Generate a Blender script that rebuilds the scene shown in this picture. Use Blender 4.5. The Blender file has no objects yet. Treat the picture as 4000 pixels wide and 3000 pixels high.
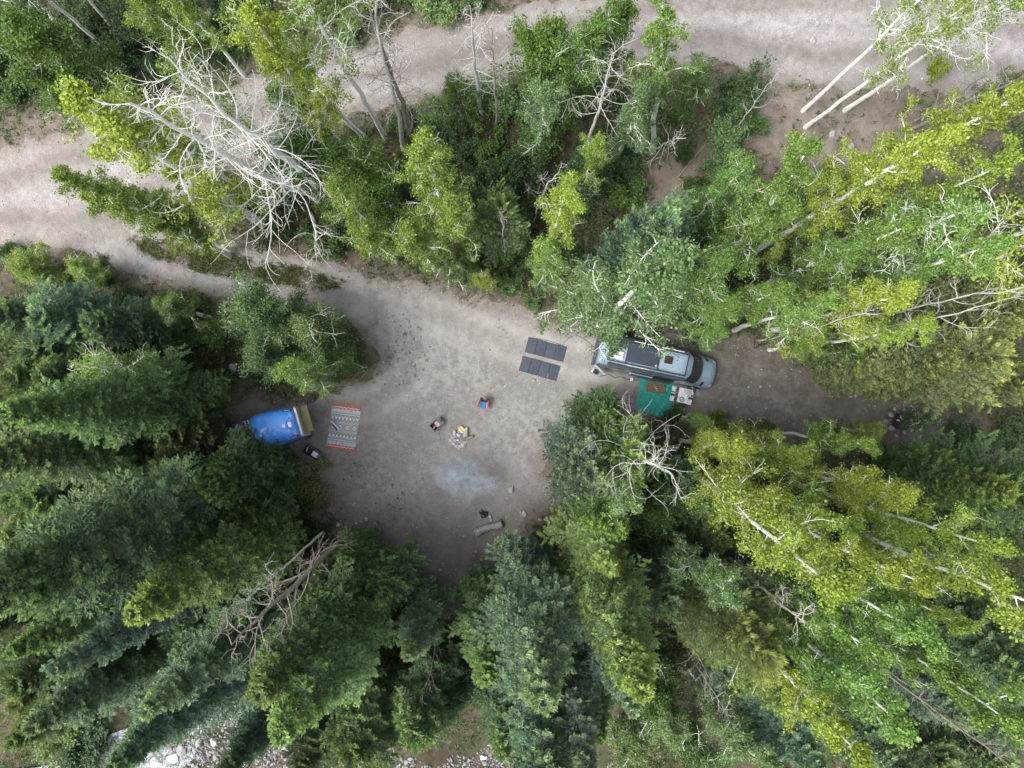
import bpy, bmesh, math, random
import numpy as np
from mathutils import Vector, Matrix, Quaternion
random.seed(7)
rng = np.random.default_rng(11)
R = math.radians
sc = bpy.context.scene

# ------------------------------------------------------------------ camera, sky, sun, exposure
HC = 42.0            # camera height above the clearing (m)
FP = 2780.0          # focal length in photo pixels (4000 wide)
NX, NY = 2020.0, 1540.0   # where the plumb line below the camera falls in the photo
cd = bpy.data.cameras.new('camera'); cam = bpy.data.objects.new('camera', cd)
sc.collection.objects.link(cam); sc.camera = cam
cam.location = (0, 0, HC); cam.rotation_euler = (0, 0, 0)
cd.sensor_width = 36.0; cd.lens = 36.0 * FP / 4000.0
cd.shift_x = -(NX - 2000.0) / 4000.0; cd.shift_y = (NY - 1500.0) / 4000.0
cd.clip_start = 0.5; cd.clip_end = 2000

SUN_EL, SUN_AZ = R(52), R(205)     # direction the light comes from, measured from +X towards +Y
w = bpy.data.worlds.new('World'); sc.world = w; w.use_nodes = True
nt = w.node_tree; bg = nt.nodes['Background']
sky = nt.nodes.new('ShaderNodeTexSky'); sky.sky_type = 'NISHITA'; sky.sun_disc = False
sky.sun_elevation = SUN_EL; sky.sun_rotation = R(90) - SUN_AZ
sky.air_density = 1.0; sky.dust_density = 4.0; sky.ozone_density = 1.0
hs = nt.nodes.new('ShaderNodeHueSaturation'); hs.inputs['Saturation'].default_value = 0.35
nt.links.new(sky.outputs[0], hs.inputs['Color']); nt.links.new(hs.outputs[0], bg.inputs[0])
bg.inputs[1].default_value = 0.15
sd = bpy.data.lights.new('sun', 'SUN'); so = bpy.data.objects.new('sun', sd); sc.collection.objects.link(so)
sd.energy = 1.4; sd.angle = R(35); sd.color = (1.0, 0.975, 0.93)
v = Vector((math.cos(SUN_EL) * math.cos(SUN_AZ), math.cos(SUN_EL) * math.sin(SUN_AZ), math.sin(SUN_EL)))
so.rotation_euler = v.to_track_quat('Z', 'Y').to_euler(); so.location = v * 80
sc.view_settings.view_transform = 'Standard'; sc.view_settings.look = 'None'
sc.view_settings.gamma = 1; sc.view_settings.exposure = 1.28
sc.cycles.max_bounces = 5; sc.cycles.diffuse_bounces = 3; sc.cycles.transmission_bounces = 3
sc.cycles.use_denoising = True; sc.cycles.volume_bounces = 3; sc.cycles.volume_step_rate = 2.

# ------------------------------------------------------------------ helpers
def sm(a, b, x):
    t = np.clip((x - a) / (b - a), 0, 1); return t * t * (3 - 2 * t)
def zg(x, y):
    """terrain height"""
    z = 1.4 * sm(7, 15, y + 0.05 * x) - 2.2 * sm(-14.5, -18.5, y - 0.03 * x)
    return z
def lump(x, y):
    return (0.05 * np.sin(x * .9 + 1.3 * np.sin(y * .5)) + .04 * np.sin(y * 1.7 + x * .6) + .03 * np.sin(x * 2.3 - y * 2.9))
def ground(px, py):
    z = 0.0
    for _ in range(6):
        x = (px - NX) / FP * (HC - z); y = -(py - NY) / FP * (HC - z); z = float(zg(x, y))
    return x, y, z
def at(px, py, z=0.0):
    return (px - NX) / FP * (HC - z), -(py - NY) / FP * (HC - z), z

def fast_mesh(name, V, F, val=None, smooth=False, col=None):
    V = np.ascontiguousarray(V, dtype=np.float32).reshape(-1, 3); F = np.ascontiguousarray(F, dtype=np.int32)
    me = bpy.data.meshes.new(name)
    me.vertices.add(len(V)); me.vertices.foreach_set('co', V.ravel())
    k = F.shape[1]
    me.loops.add(F.size); me.loops.foreach_set('vertex_index', F.ravel())
    me.polygons.add(len(F)); me.polygons.foreach_set('loop_start', np.arange(len(F), dtype=np.int32) * k)
    me.update(calc_edges=True)
    me.polygons.foreach_set('use_smooth', np.full(len(F), bool(smooth)))
    if val is not None:
        for nm, a, dom in val:
            at_ = me.attributes.new(nm, 'FLOAT', dom); at_.data.foreach_set('value', np.ascontiguousarray(a, dtype=np.float32))
    if col is not None:
        at_ = me.attributes.new('col', 'FLOAT_COLOR', 'FACE'); at_.data.foreach_set('color', np.ascontiguousarray(col, dtype=np.float32).ravel())
    me.update()
    return me
def link(name, me, mat=None, parent=None):
    o = bpy.data.objects.new(name, me); sc.collection.objects.link(o)
    if mat is not None and me is not None and len(me.materials) == 0: me.materials.append(mat)
    if parent is not None: o.parent = parent
    return o
def tag(o, label=None, cat=None, group=None, kind=None):
    if label: o['label'] = label
    if cat: o['category'] = cat
    if group: o['group'] = group
    if kind: o['kind'] = kind
    return o
def empty(name, loc=(0, 0, 0), rz=0.0, label=None, cat=None, group=None):
    o = bpy.data.objects.new(name, None); sc.collection.objects.link(o)
    o.empty_display_size = .2; o.location = loc; o.rotation_euler = (0, 0, rz)
    return tag(o, label, cat, group)

def tubes(P, Rr, sides=5):
    """P (N,K,3) centre lines, Rr (N,K) radii -> verts, quads"""
    N, K, _ = P.shape
    T = np.gradient(P, axis=1); T /= np.linalg.norm(T, axis=2, keepdims=True) + 1e-9
    ref = np.where(np.abs(T[..., 2:3]) > .9, np.array([1., 0, 0]), np.array([0, 0, 1.]))
    U = np.cross(T, ref); U /= np.linalg.norm(U, axis=2, keepdims=True) + 1e-9
    W = np.cross(T, U)
    a = np.arange(sides) * 2 * np.pi / sides
    V = P[:, :, None, :] + Rr[:, :, None, None] * (np.cos(a)[None, None, :, None] * U[:, :, None, :] + np.sin(a)[None, None, :, None] * W[:, :, None, :])
    idx = np.arange(N * K * sides).reshape(N, K, sides); nx = np.roll(idx, -1, axis=2)
    F = np.stack([idx[:, :-1], nx[:, :-1], nx[:, 1:], idx[:, 1:]], axis=-1).reshape(-1, 4)
    return V.reshape(-1, 3), F
def merge(parts):
    Vs, Fs, n = [], [], 0
    for V, F in parts:
        Vs.append(V); Fs.append(F + n); n += len(V)
    return np.concatenate(Vs), np.concatenate(Fs)
def unit(v): return v / (np.linalg.norm(v, axis=-1, keepdims=True) + 1e-9)
def leaves(C, L, W, D=None, updir=0.5):
    """rhombic leaf faces at C; length L, width W along D (or random)"""
    n = len(C)
    if D is None: D = unit(rng.normal(size=(n, 3)) * [1, 1, .6])
    Nn = unit(rng.normal(size=(n, 3)) + [0, 0, updir * 2])
    S = unit(np.cross(D, Nn)); L = np.broadcast_to(L, (n,))[:, None]; W = np.broadcast_to(W, (n,))[:, None]
    up = np.cross(S, D)
    V = np.stack([C - D * L * .5, C + S * W * .5 + up * W * .12, C + D * L * .5, C - S * W * .5 + up * W * .12], axis=1)
    return V.reshape(-1, 3), np.arange(4 * n).reshape(-1, 4)
def grow(start, d0, length, K, curl=.25, up=.1, droop=0., arc=0., rise=0.):
    """curving branch lines. start (N,3) d0 (N,3) length (N,); arc = steady bend, rise = upturn toward the tip"""
    N = len(start); P = np.zeros((N, K, 3)); P[:, 0] = start; d = unit(d0)
    step = (length / (K - 1))[:, None]; bend = rng.normal(size=(N, 3)) * arc * [1, 1, .5]
    for k in range(1, K):
        if k == K // 2: bend = bend * .3 + rng.normal(size=(N, 3)) * arc
        d = unit(d + rng.normal(size=(N, 3)) * curl + bend + np.array([0, 0, up - droop * k / K + rise * (k / K - .35)]))
        P[:, k] = P[:, k - 1] + d * step
    return P

# ------------------------------------------------------------------ materials
MATS = {}
def nodes(name):
    m = bpy.data.materials.new(name); m.use_nodes = True
    n = m.node_tree.nodes; l = m.node_tree.links
    return m, n, l, n['Principled BSDF']
def mat(name, col, rough=.7, var=.12, scale=6., metal=0., bump=0., spec=.4, coat=0.):
    if name in MATS: return MATS[name]
    m, n, l, b = nodes(name)
    b.inputs['Roughness'].default_value = rough; b.inputs['Metallic'].default_value = metal
    b.inputs['Specular IOR Level'].default_value = spec; b.inputs['Coat Weight'].default_value = coat
    tc = n.new('ShaderNodeTexCoord'); nz = n.new('ShaderNodeTexNoise'); nz.inputs['Scale'].default_value = scale; nz.inputs['Detail'].default_value = 6
    l.new(tc.outputs['Object'], nz.inputs['Vector'])
    mr = n.new('ShaderNodeMapRange'); mr.inputs['From Min'].default_value = .3; mr.inputs['From Max'].default_value = .7
    mr.inputs['To Min'].default_value = 1 - var; mr.inputs['To Max'].default_value = 1 + var
    l.new(nz.outputs[0], mr.inputs[0])
    mx = n.new('ShaderNodeVectorMath'); mx.operation = 'SCALE'; mx.inputs[0].default_value = col[:3]
    l.new(mr.outputs[0], mx.inputs['Scale']); l.new(mx.outputs[0], b.inputs['Base Color'])
    if bump:
        bp = n.new('ShaderNodeBump'); bp.inputs['Strength'].default_value = bump; bp.inputs['Distance'].default_value = .02
        l.new(nz.outputs[0], bp.inputs['Height']); l.new(bp.outputs[0], b.inputs['Normal'])
    MATS[name] = m; return m
def foliage(name, trans=.35, rough=.45, tipcol=None):
    """leaf material: the tree's own colour (object colour) varied leaf by leaf"""
    m, n, l, b = nodes(name)
    oi = n.new('ShaderNodeObjectInfo'); av = n.new('ShaderNodeAttribute'); av.attribute_name = 'v'
    at_ = n.new('ShaderNodeAttribute'); at_.attribute_name = 't'
    sc1 = n.new('ShaderNodeVectorMath'); sc1.operation = 'SCALE'
    mr = n.new('ShaderNodeMapRange'); mr.inputs['To Min'].default_value = .50; mr.inputs['To Max'].default_value = 1.5
    l.new(av.outputs['Fac'], mr.inputs[0]); l.new(mr.outputs[0], sc1.inputs['Scale']); l.new(oi.outputs['Color'], sc1.inputs[0])
    mul = n.new('ShaderNodeVectorMath'); mul.operation = 'MULTIPLY'; mul.inputs[1].default_value = tipcol or (1.5, 1.35, .8)
    l.new(sc1.outputs[0], mul.inputs[0])
    mx = n.new('ShaderNodeMix'); mx.data_type = 'RGBA'
    l.new(at_.outputs['Fac'], mx.inputs['Factor']); l.new(sc1.outputs[0], mx.inputs['A']); l.new(mul.outputs[0], mx.inputs['B'])
    l.new(mx.outputs['Result'], b.inputs['Base Color']); b.inputs['Roughness'].default_value = rough; b.inputs['Specular IOR Level'].default_value = .3
    tr = n.new('ShaderNodeBsdfTranslucent'); l.new(mx.outputs['Result'], tr.inputs[0])
    ms = n.new('ShaderNodeMixShader'); ms.inputs[0].default_value = trans
    l.new(b.outputs[0], ms.inputs[1]); l.new(tr.outputs[0], ms.inputs[2]); l.new(ms.outputs[0], n['Material Output'].inputs[0])
    return m
M_LEAF = foliage('broad_leaf', .42, .4, (1.22, 1.20, .95))
M_NEEDLE = foliage('needle_spray', .22, .6, (1.9, 1.7, .9))
def bark(name, light, dark, amt=.5, scale=3.):
    m, n, l, b = nodes(name)
    tc = n.new('ShaderNodeTexCoord'); mp = n.new('ShaderNodeMapping'); mp.inputs['Scale'].default_value = (scale * 2, scale * 2, scale * 1.2)
    nz = n.new('ShaderNodeTexNoise'); nz.inputs['Scale'].default_value = 2.2; nz.inputs['Detail'].default_value = 8
    l.new(tc.outputs['Object'], mp.inputs[0]); l.new(mp.outputs[0], nz.inputs['Vector'])
    cr = n.new('ShaderNodeValToRGB'); cr.color_ramp.elements[0].position = amt - .16; cr.color_ramp.elements[1].position = amt
    cr.color_ramp.elements[0].color = (*dark, 1); cr.color_ramp.elements[1].color = (*light, 1)
    l.new(nz.outputs[0], cr.inputs[0]); l.new(cr.outputs[0], b.inputs['Base Color']); b.inputs['Roughness'].default_value = .8
    bp = n.new('ShaderNodeBump'); bp.inputs['Strength'].default_value = .4; bp.inputs['Distance'].default_value = .02
    l.new(nz.outputs[0], bp.inputs['Height']); l.new(bp.outputs[0], b.inputs['Normal'])
    return m
M_ASPEN = bark('aspen_bark', (.72, .73, .68), (.13, .12, .10), .40)
M_DEAD = bark('dead_wood', (.50, .49, .465), (.22, .205, .185), .47)
M_DEADW = bark('bleached_dead_wood', (.72, .71, .68), (.34, .32, .29), .44)
M_GREYWOOD = bark('grey_dead_wood', (.26, .23, .19), (.12, .10, .08), .48)
M_CONE = bark('conifer_bark', (.12, .09, .065), (.05, .04, .03), .5)

# ------------------------------------------------------------------ terrain
def P2(pts): return np.array([ground(*p)[:2] for p in pts])
MAIN = P2([(-300,650),(0,582),(316,506),(633,385),(900,330),(1200,230),(1585,127),(1933,51),(2186,0),(2600,-80),(4500,-200),(4500,450),(4000,400),(3550,354),(3170,340),(2790,253),(2400,250),(1996,297),(1705,392),(1427,425),(1150,530),(900,640),(750,760),(620,850),(500,960),(-300,960)])
CLEAR = P2([(-300,750),(200,700),(600,850),(750,940),(1000,960),(1250,1020),(1500,1085),(1700,1120),(1950,1180),(2150,1240),(2350,1300),(2600,1310),(2850,1330),(3050,1380),(3250,1450),(3450,1560),(3650,1640),(3900,1720),(3880,1760),(3600,1740),(3450,1720),(3200,1700),(2900,1680),(2700,1640),(2400,1660),(2200,1720),(2130,1800),(2160,1950),(2060,2030),(2050,2100),(1950,2180),(1830,2250),(1790,2350),(1840,2480),(1830,2600),(1770,2600),(1740,2400),(1700,2280),(1560,2240),(1440,2120),(1330,2050),(1250,1900),(1180,1800),(950,1760),(820,1640),(950,1570),(1180,1570),(1330,1540),(1480,1470),(1500,1400),(1420,1300),(1202,1216),(950,1165),(696,1127),(506,1064),(253,950),(0,970),(-300,1000)])
MEDIAN = P2([(520,940),(800,985),(1000,1030),(1200,1065),(1330,1110),(1250,1118),(1050,1090),(800,1050),(600,990)])
CREEK = P2([(-900,3230),(300,3000),(560,2890),(780,2760),(980,2740),(1100,2860),(1330,2760),(1430,2860),(1700,3000),(2000,2900),(2500,3020),(3500,3100),(5200,3200),(5200,4200),(-900,4300)])
def sdf(P, X, Y):
    d = np.full(X.shape, 1e9); inside = np.zeros(X.shape, bool)
    for i in range(len(P)):
        a = P[i]; b = P[(i + 1) % len(P)]; e = b - a; t = np.clip(((X - a[0]) * e[0] + (Y - a[1]) * e[1]) / (e @ e + 1e-9), 0, 1)
        d = np.minimum(d, np.hypot(X - a[0] - t * e[0], Y - a[1] - t * e[1]))
        c = (a[1] > Y) != (b[1] > Y)
        with np.errstate(divide='ignore', invalid='ignore'):
            inside ^= c & (X < (b[0] - a[0]) * (Y - a[1]) / (b[1] - a[1] + 1e-12) + a[0])
    return np.where(inside, d, -d)
def axis(lo, hi, st, far):
    mid = np.arange(lo, hi + st / 2, st); o = []; s = st; p = hi
    while p < far: s *= 1.35; p += s; o.append(p)
    q = []; s = st; p = lo
    while p > -far: s *= 1.35; p -= s; q.append(p)
    return np.array(q[::-1] + list(mid) + o)
def rough(X, Y, a=1.):
    return a * (np.sin(X * 3.1 + 2 * np.sin(Y * 1.3)) * .3 + np.sin(Y * 4.3 + 1.7 * np.sin(X * 2.1)) * .25 + np.sin(X * 9.1 + Y * 7.3) * .12 + np.sin(X * 1.1 - Y * .8) * .3)
gx = axis(-34, 34, .2, 350); gy = axis(-27, 27, .2, 350)
GX, GY = np.meshgrid(gx, gy)
s_main = sdf(MAIN, GX, GY); s_clear = np.minimum(sdf(CLEAR, GX, GY), -sdf(MEDIAN, GX, GY)); s_creek = sdf(CREEK, GX, GY)
s_dirt = np.maximum(s_main, s_clear) + rough(GX, GY, .45)
GZ = zg(GX, GY) + np.where(s_dirt > 0, .25, 1.) * lump(GX, GY) * 1.2
def grid_faces(nr, nc, mask=None):
    idx = np.arange(nr * nc).reshape(nr, nc)
    F = np.stack([idx[:-1, :-1], idx[:-1, 1:], idx[1:, 1:], idx[1:, :-1]], -1)
    return F[mask] if mask is not None else F.reshape(-1, 4)
def facemask(S, thr):
    return (S[:-1, :-1] > thr) & (S[1:, 1:] > thr) & (S[:-1, 1:] > thr) & (S[1:, :-1] > thr)
def sheet(name, S, mat_, thick=.03, extra=None):
    """a skin over the terrain that dips under the ground sheet along its ragged edge"""
    Z = GZ + thick * np.clip(S / .5, -1, 1)
    m = facemask(S, -.45)
    F = grid_faces(*GX.shape, mask=m)
    used, inv = np.unique(F, return_inverse=True); V = np.stack([GX, GY, Z], -1).reshape(-1, 3)[used]
    val = [('d', S.ravel()[used], 'POINT')]
    if extra is not None: val += [(k, a.ravel()[used], 'POINT') for k, a in extra]
    me = fast_mesh(name, V, inv.reshape(F.shape), val, True)
    return tag(link(name, me, mat_), kind='structure')

def dirt_mat(name, cA, cB, cC, peb=.5, pebcol=(.42, .40, .38), shoulder=None):
    m, n, l, b = nodes(name)
    tc = n.new('ShaderNodeTexCoord')
    def noise(s, d=8, r=.6):
        z = n.new('ShaderNodeTexNoise'); z.inputs['Scale'].default_value = s; z.inputs['Detail'].default_value = d; z.inputs['Roughness'].default_value = r
        l.new(tc.outputs['Object'], z.inputs['Vector']); return z
    def ramp(src, p0, p1, c0, c1):
        r = n.new('ShaderNodeValToRGB'); r.color_ramp.elements[0].position = p0; r.color_ramp.elements[1].position = p1
        r.color_ramp.elements[0].color = (*c0, 1); r.color_ramp.elements[1].color = (*c1, 1); l.new(src, r.inputs[0]); return r
    n1 = noise(.22, 8, .62); n2 = noise(2.3, 10, .7); n3 = noise(14, 6, .7)
    r1 = ramp(n1.outputs[0], .36, .64, cA, cB)
    r2 = ramp(n2.outputs[0], .40, .62, (0, 0, 0), (1, 1, 1))
    mx = n.new('ShaderNodeMix'); mx.data_type = 'RGBA'; l.new(r2.outputs[0], mx.inputs['Factor']); l.new(r1.outputs[0], mx.inputs['A']); mx.inputs['B'].default_value = (*cC, 1)
    # fine grain
    r3 = ramp(n3.outputs[0], .34, .68, (.76, .76, .76), (1.16, 1.16, 1.16))
    mm = n.new('ShaderNodeMix'); mm.data_type = 'RGBA'; mm.blend_type = 'MULTIPLY'; mm.inputs['Factor'].default_value = 1
    l.new(mx.outputs['Result'], mm.inputs['A']); l.new(r3.outputs[0], mm.inputs['B'])
    # small stones set in the dirt
    vo = n.new('ShaderNodeTexVoronoi'); vo.inputs['Scale'].default_value = 5.; l.new(tc.outputs['Object'], vo.inputs['Vector'])
    vr = n.new('ShaderNodeMapRange'); vr.inputs['From Min'].default_value = .17; vr.inputs['From Max'].default_value = .11; l.new(vo.outputs['Distance'], vr.inputs[0])
    sp = n.new('ShaderNodeSeparateColor'); l.new(vo.outputs['Color'], sp.inputs[0])
    th = n.new('ShaderNodeMath'); th.operation = 'LESS_THAN'; l.new(sp.outputs[0], th.inputs[0]); th.inputs[1].default_value = peb * .4
    mu = n.new('ShaderNodeMath'); mu.operation = 'MULTIPLY'; l.new(vr.outputs[0], mu.inputs[0]); l.new(th.outputs[0], mu.inputs[1])
    pc = n.new('ShaderNodeMix'); pc.data_type = 'RGBA'; l.new(sp.outputs[1], pc.inputs['Factor']); pc.inputs['A'].default_value = tuple(c * .55 for c in pebcol) + (1,); pc.inputs['B'].default_value = (*pebcol, 1)
    m3 = n.new('ShaderNodeMix'); m3.data_type = 'RGBA'; l.new(mu.outputs[0], m3.inputs['Factor']); l.new(mm.outputs['Result'], m3.inputs['A']); l.new(pc.outputs['Result'], m3.inputs['B'])
    last = m3.outputs['Result']
    if shoulder:
        aa = n.new('ShaderNodeAttribute'); aa.attribute_name = 'd'
        ms = n.new('ShaderNodeMapRange'); ms.inputs['From Min'].default_value = 1.3; ms.inputs['From Max'].default_value = -.1; l.new(aa.outputs['Fac'], ms.inputs[0])
        n5 = noise(1.7, 10, .75); r5 = ramp(n5.outputs[0], .40, .60, (.25, .25, .25), (1, 1, 1)); m5 = n.new('ShaderNodeMath'); m5.operation = 'MULTIPLY'; l.new(ms.outputs[0], m5.inputs[0]); l.new(r5.outputs[0], m5.inputs[1])
        m6 = n.new('ShaderNodeMix'); m6.data_type = 'RGBA'; m6.inputs['B'].default_value = (*shoulder, 1); l.new(m5.outputs[0], m6.inputs['Factor']); l.new(last, m6.inputs['A']); last = m6.outputs['Result']
    b.inputs['Roughness'].default_value = .92; b.inputs['Specular IOR Level'].default_value = .2
    bp = n.new('ShaderNodeBump'); bp.inputs['Strength'].default_value = .55; bp.inputs['Distance'].default_value = .05
    ad = n.new('ShaderNodeMath'); ad.operation = 'ADD'; l.new(n2.outputs[0], ad.inputs[0]); l.new(n3.outputs[0], ad.inputs[1])
    l.new(ad.outputs[0], bp.inputs['Height']); l.new(bp.outputs[0], b.inputs['Normal'])
    return m, n, l, b, last, ramp, noise
# forest floor: brown litter, bare soil and green moss patches
mg, n, l, b, last, ramp, noise = dirt_mat('forest_floor', (.075, .055, .040), (.145, .115, .090), (.050, .045, .028), .5, (.34, .32, .30))
ng = noise(.8, 8, .65); rg = ramp(ng.outputs[0], .46, .58, (0, 0, 0), (1, 1, 1))
ngr = n.new('ShaderNodeMix'); ngr.data_type = 'RGBA'; ngr.inputs['B'].default_value = (.040, .062, .018, 1); l.new(last, ngr.inputs['A'])
mf = n.new('ShaderNodeMath'); mf.operation = 'MULTIPLY'; mf.inputs[1].default_value = .6; l.new(rg.outputs[0], mf.inputs[0]); l.new(mf.outputs[0], ngr.inputs['Factor'])
ae = n.new('ShaderNodeAttribute'); ae.attribute_name = 'd'
mrr = n.new('ShaderNodeMapRange'); mrr.inputs['From Min'].default_value = -1.9; mrr.inputs['From Max'].default_value = -.1; l.new(ae.outputs['Fac'], mrr.inputs[0])
ne = noise(3., 8, .7); me_ = n.new('ShaderNodeMath'); me_.operation = 'MULTIPLY'; l.new(mrr.outputs[0], me_.inputs[0])
re = ramp(ne.outputs[0], .35, .6, (.2, .2, .2), (1, 1, 1)); l.new(re.outputs[0], me_.inputs[1])
mdd = n.new('ShaderNodeMix'); mdd.data_type = 'RGBA'; mdd.inputs['B'].default_value = (.165, .138, .118, 1)
l.new(me_.outputs[0], mdd.inputs['Factor']); l.new(ngr.outputs['Result'], mdd.inputs['A'])
ay = n.new('ShaderNodeAttribute'); ay.attribute_name = 'dry'; ny_ = noise(1.3, 9, .72); ry_ = ramp(ny_.outputs[0], .34, .6, (.3, .3, .3), (1, 1, 1)); my_ = n.new('ShaderNodeMath'); my_.operation = 'MULTIPLY'; l.new(ay.outputs['Fac'], my_.inputs[0]); l.new(ry_.outputs[0], my_.inputs[1])
mz_ = n.new('ShaderNodeMix'); mz_.data_type = 'RGBA'; mz_.inputs['B'].default_value = (.230, .195, .168, 1); l.new(my_.outputs[0], mz_.inputs['Factor']); l.new(mdd.outputs['Result'], mz_.inputs['A']); l.new(mz_.outputs['Result'], b.inputs['Base Color'])
def blob(px, py, rx, ry): c = ground(px, py); return np.exp(-(((GX - c[0]) / rx) ** 2 + ((GY - c[1]) / ry) ** 2))
dry = np.clip(1.2 * blob(3330, 560, 6.5, 2.6) + 1.1 * blob(2620, 800, 2.6, 2.6) + .9 * blob(3000, 400, 3, 1.5) + .6 * blob(150, 480, 4, 1.2) + .5 * blob(2500, 2800, 3, 1.5), 0, 1)
gme = fast_mesh('ground', np.stack([GX, GY, GZ], -1).reshape(-1, 3), grid_faces(*GX.shape), [('d', s_dirt.ravel(), 'POINT'), ('dry', dry.ravel(), 'POINT')], True)
tag(link('ground', gme, mg), kind='structure')
# road with lengthwise wheel-track bands
mr_, n, l, b, last, ramp, noise = dirt_mat('gravel_road', (.245, .232, .222), (.340, .328, .320), (.222, .206, .196), .9, (.48, .46, .45), (.20, .175, .155))
ab = n.new('ShaderNodeAttribute'); ab.attribute_name = 'band'
rb = ramp(ab.outputs['Fac'], 0, 1, (.78, .745, .722), (1.14, 1.14, 1.15))
mb = n.new('ShaderNodeMix'); mb.data_type = 'RGBA'; mb.blend_type = 'MULTIPLY'; mb.inputs['Factor'].default_value = 1
l.new(last, mb.inputs['A']); l.new(rb.outputs[0], mb.inputs['B']); l.new(mb.outputs['Result'], b.inputs['Base Color'])
band = .5 + .5 * np.sin(s_main * 2 * np.pi / 2.3 + .8 * np.sin(GX * .2) + .25 * rough(GX * .6, GY * .6)) * np.clip(s_main / 1., 0, 1)
s_mainr = s_main + rough(GX, GY, .45)
sheet('gravel_road', s_mainr, mr_, .035, [('band', band)])
mc_, n, l, b, last, ramp, noise = dirt_mat('clearing_dirt', (.218, .208, .197), (.338, .327, .315), (.20, .19, .182), .8, (.42, .40, .385), (.165, .138, .118))
at1 = n.new('ShaderNodeAttribute'); at1.attribute_name = 'trk'; at2 = n.new('ShaderNodeAttribute'); at2.attribute_name = 'duff_shade'
nw = noise(.9, 8, .7); rw = ramp(nw.outputs[0], .36, .6, (.15, .15, .15), (1, 1, 1)); w1 = n.new('ShaderNodeMath'); w1.operation = 'MULTIPLY'; l.new(at1.outputs['Fac'], w1.inputs[0]); l.new(rw.outputs[0], w1.inputs[1])
k1 = n.new('ShaderNodeMix'); k1.data_type = 'RGBA'; k1.inputs['B'].default_value = (.375, .357, .34, 1); w0 = n.new('ShaderNodeMath'); w0.operation = 'MULTIPLY'; w0.inputs[1].default_value = .75; l.new(w1.outputs[0], w0.inputs[0]); l.new(w0.outputs[0], k1.inputs['Factor']); l.new(last, k1.inputs['A'])
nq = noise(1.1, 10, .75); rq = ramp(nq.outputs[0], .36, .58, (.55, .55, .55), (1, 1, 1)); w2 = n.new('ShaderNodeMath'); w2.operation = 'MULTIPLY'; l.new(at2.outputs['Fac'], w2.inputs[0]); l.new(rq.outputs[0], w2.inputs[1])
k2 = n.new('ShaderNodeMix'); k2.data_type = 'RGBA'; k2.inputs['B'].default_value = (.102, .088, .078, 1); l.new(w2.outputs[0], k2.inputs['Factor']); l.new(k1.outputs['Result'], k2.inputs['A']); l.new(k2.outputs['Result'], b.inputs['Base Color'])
def pldist(pts, X, Y):
    P = P2(pts); d = np.full(X.shape, 1e9)
    for a, b_ in zip(P[:-1], P[1:]):
        e = b_ - a; t = np.clip(((X - a[0]) * e[0] + (Y - a[1]) * e[1]) / (e @ e), 0, 1); d = np.minimum(d, np.hypot(X - a[0] - t * e[0], Y - a[1] - t * e[1]))
    return d
def wt(d, g, wd): return np.exp(-((d - g) / wd) ** 2)
D1 = pldist([(-200,840),(250,900),(600,975),(900,1050),(1200,1110),(1500,1180),(1850,1290),(2150,1390),(2500,1440),(2900,1500),(3300,1600)], GX, GY)
D2 = pldist([(1200,1110),(1450,1200),(1620,1350),(1600,1480),(1450,1580),(1200,1630)], GX, GY)
D3 = pldist([(1500,1180),(1750,1400),(1900,1650),(1950,1850),(1800,2100),(1740,2250)], GX, GY)
trk = np.clip(wt(D1, .85, .42) + .8 * wt(D2, .8, .35) + .45 * wt(D3, .8, .3) + .25 * (D1 < .6), 0, 1)
duff_shade = np.clip(.97 * sm(8.5, 13, GX) + .75 * sm(-4.5, -9, GY) + .35 * sm(-7, -11, GX) * sm(1, -2, GY), 0, 1)  # tree shade painted into the soil colour, together with leaf litter
s_clr = np.minimum(s_clear + rough(GX, GY, .45), 9)
sheet('dirt_clearing', s_clr, mc_, .028, [('trk', trk), ('duff_shade', duff_shade)])
# creek bed and water
def stones_mesh(C, S, name, flat=.6):
    """many irregular stones as octahedral lumps refined once"""
    base = np.array([[1,0,0],[-1,0,0],[0,1,0],[0,-1,0],[0,0,1],[0,0,-1],[.62,.62,.55],[-.62,.62,.55],[-.62,-.62,.55],[.62,-.62,.55]], float)
    F = np.array([[0,6,9],[6,4,9],[2,7,6],[7,4,6],[1,8,7],[8,4,7],[3,9,8],[9,4,8],[0,2,6],[2,1,7],[1,3,8],[3,0,9],[0,5,2],[2,5,1],[1,5,3],[3,5,0]])
    nn = len(C); V = base[None] * (1 + rng.normal(size=(nn, 10, 1)) * .16); V = V * S[:, None, None] * (np.array([1, .75, flat]) * (1 + rng.normal(size=(nn, 1, 3)) * .15))
    a = rng.uniform(0, 2 * np.pi, nn); c, s = np.cos(a)[:, None], np.sin(a)[:, None]
    V = np.stack([V[..., 0] * c - V[..., 1] * s, V[..., 0] * s + V[..., 1] * c, V[..., 2]], -1) + C[:, None]
    FF = F[None] + (np.arange(nn) * 10)[:, None, None]
    vv = np.repeat(rng.uniform(0, 1, nn), len(F))
    return fast_mesh(name, V.reshape(-1, 3), FF.reshape(-1, 3), [('v', vv, 'FACE')], False)
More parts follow.
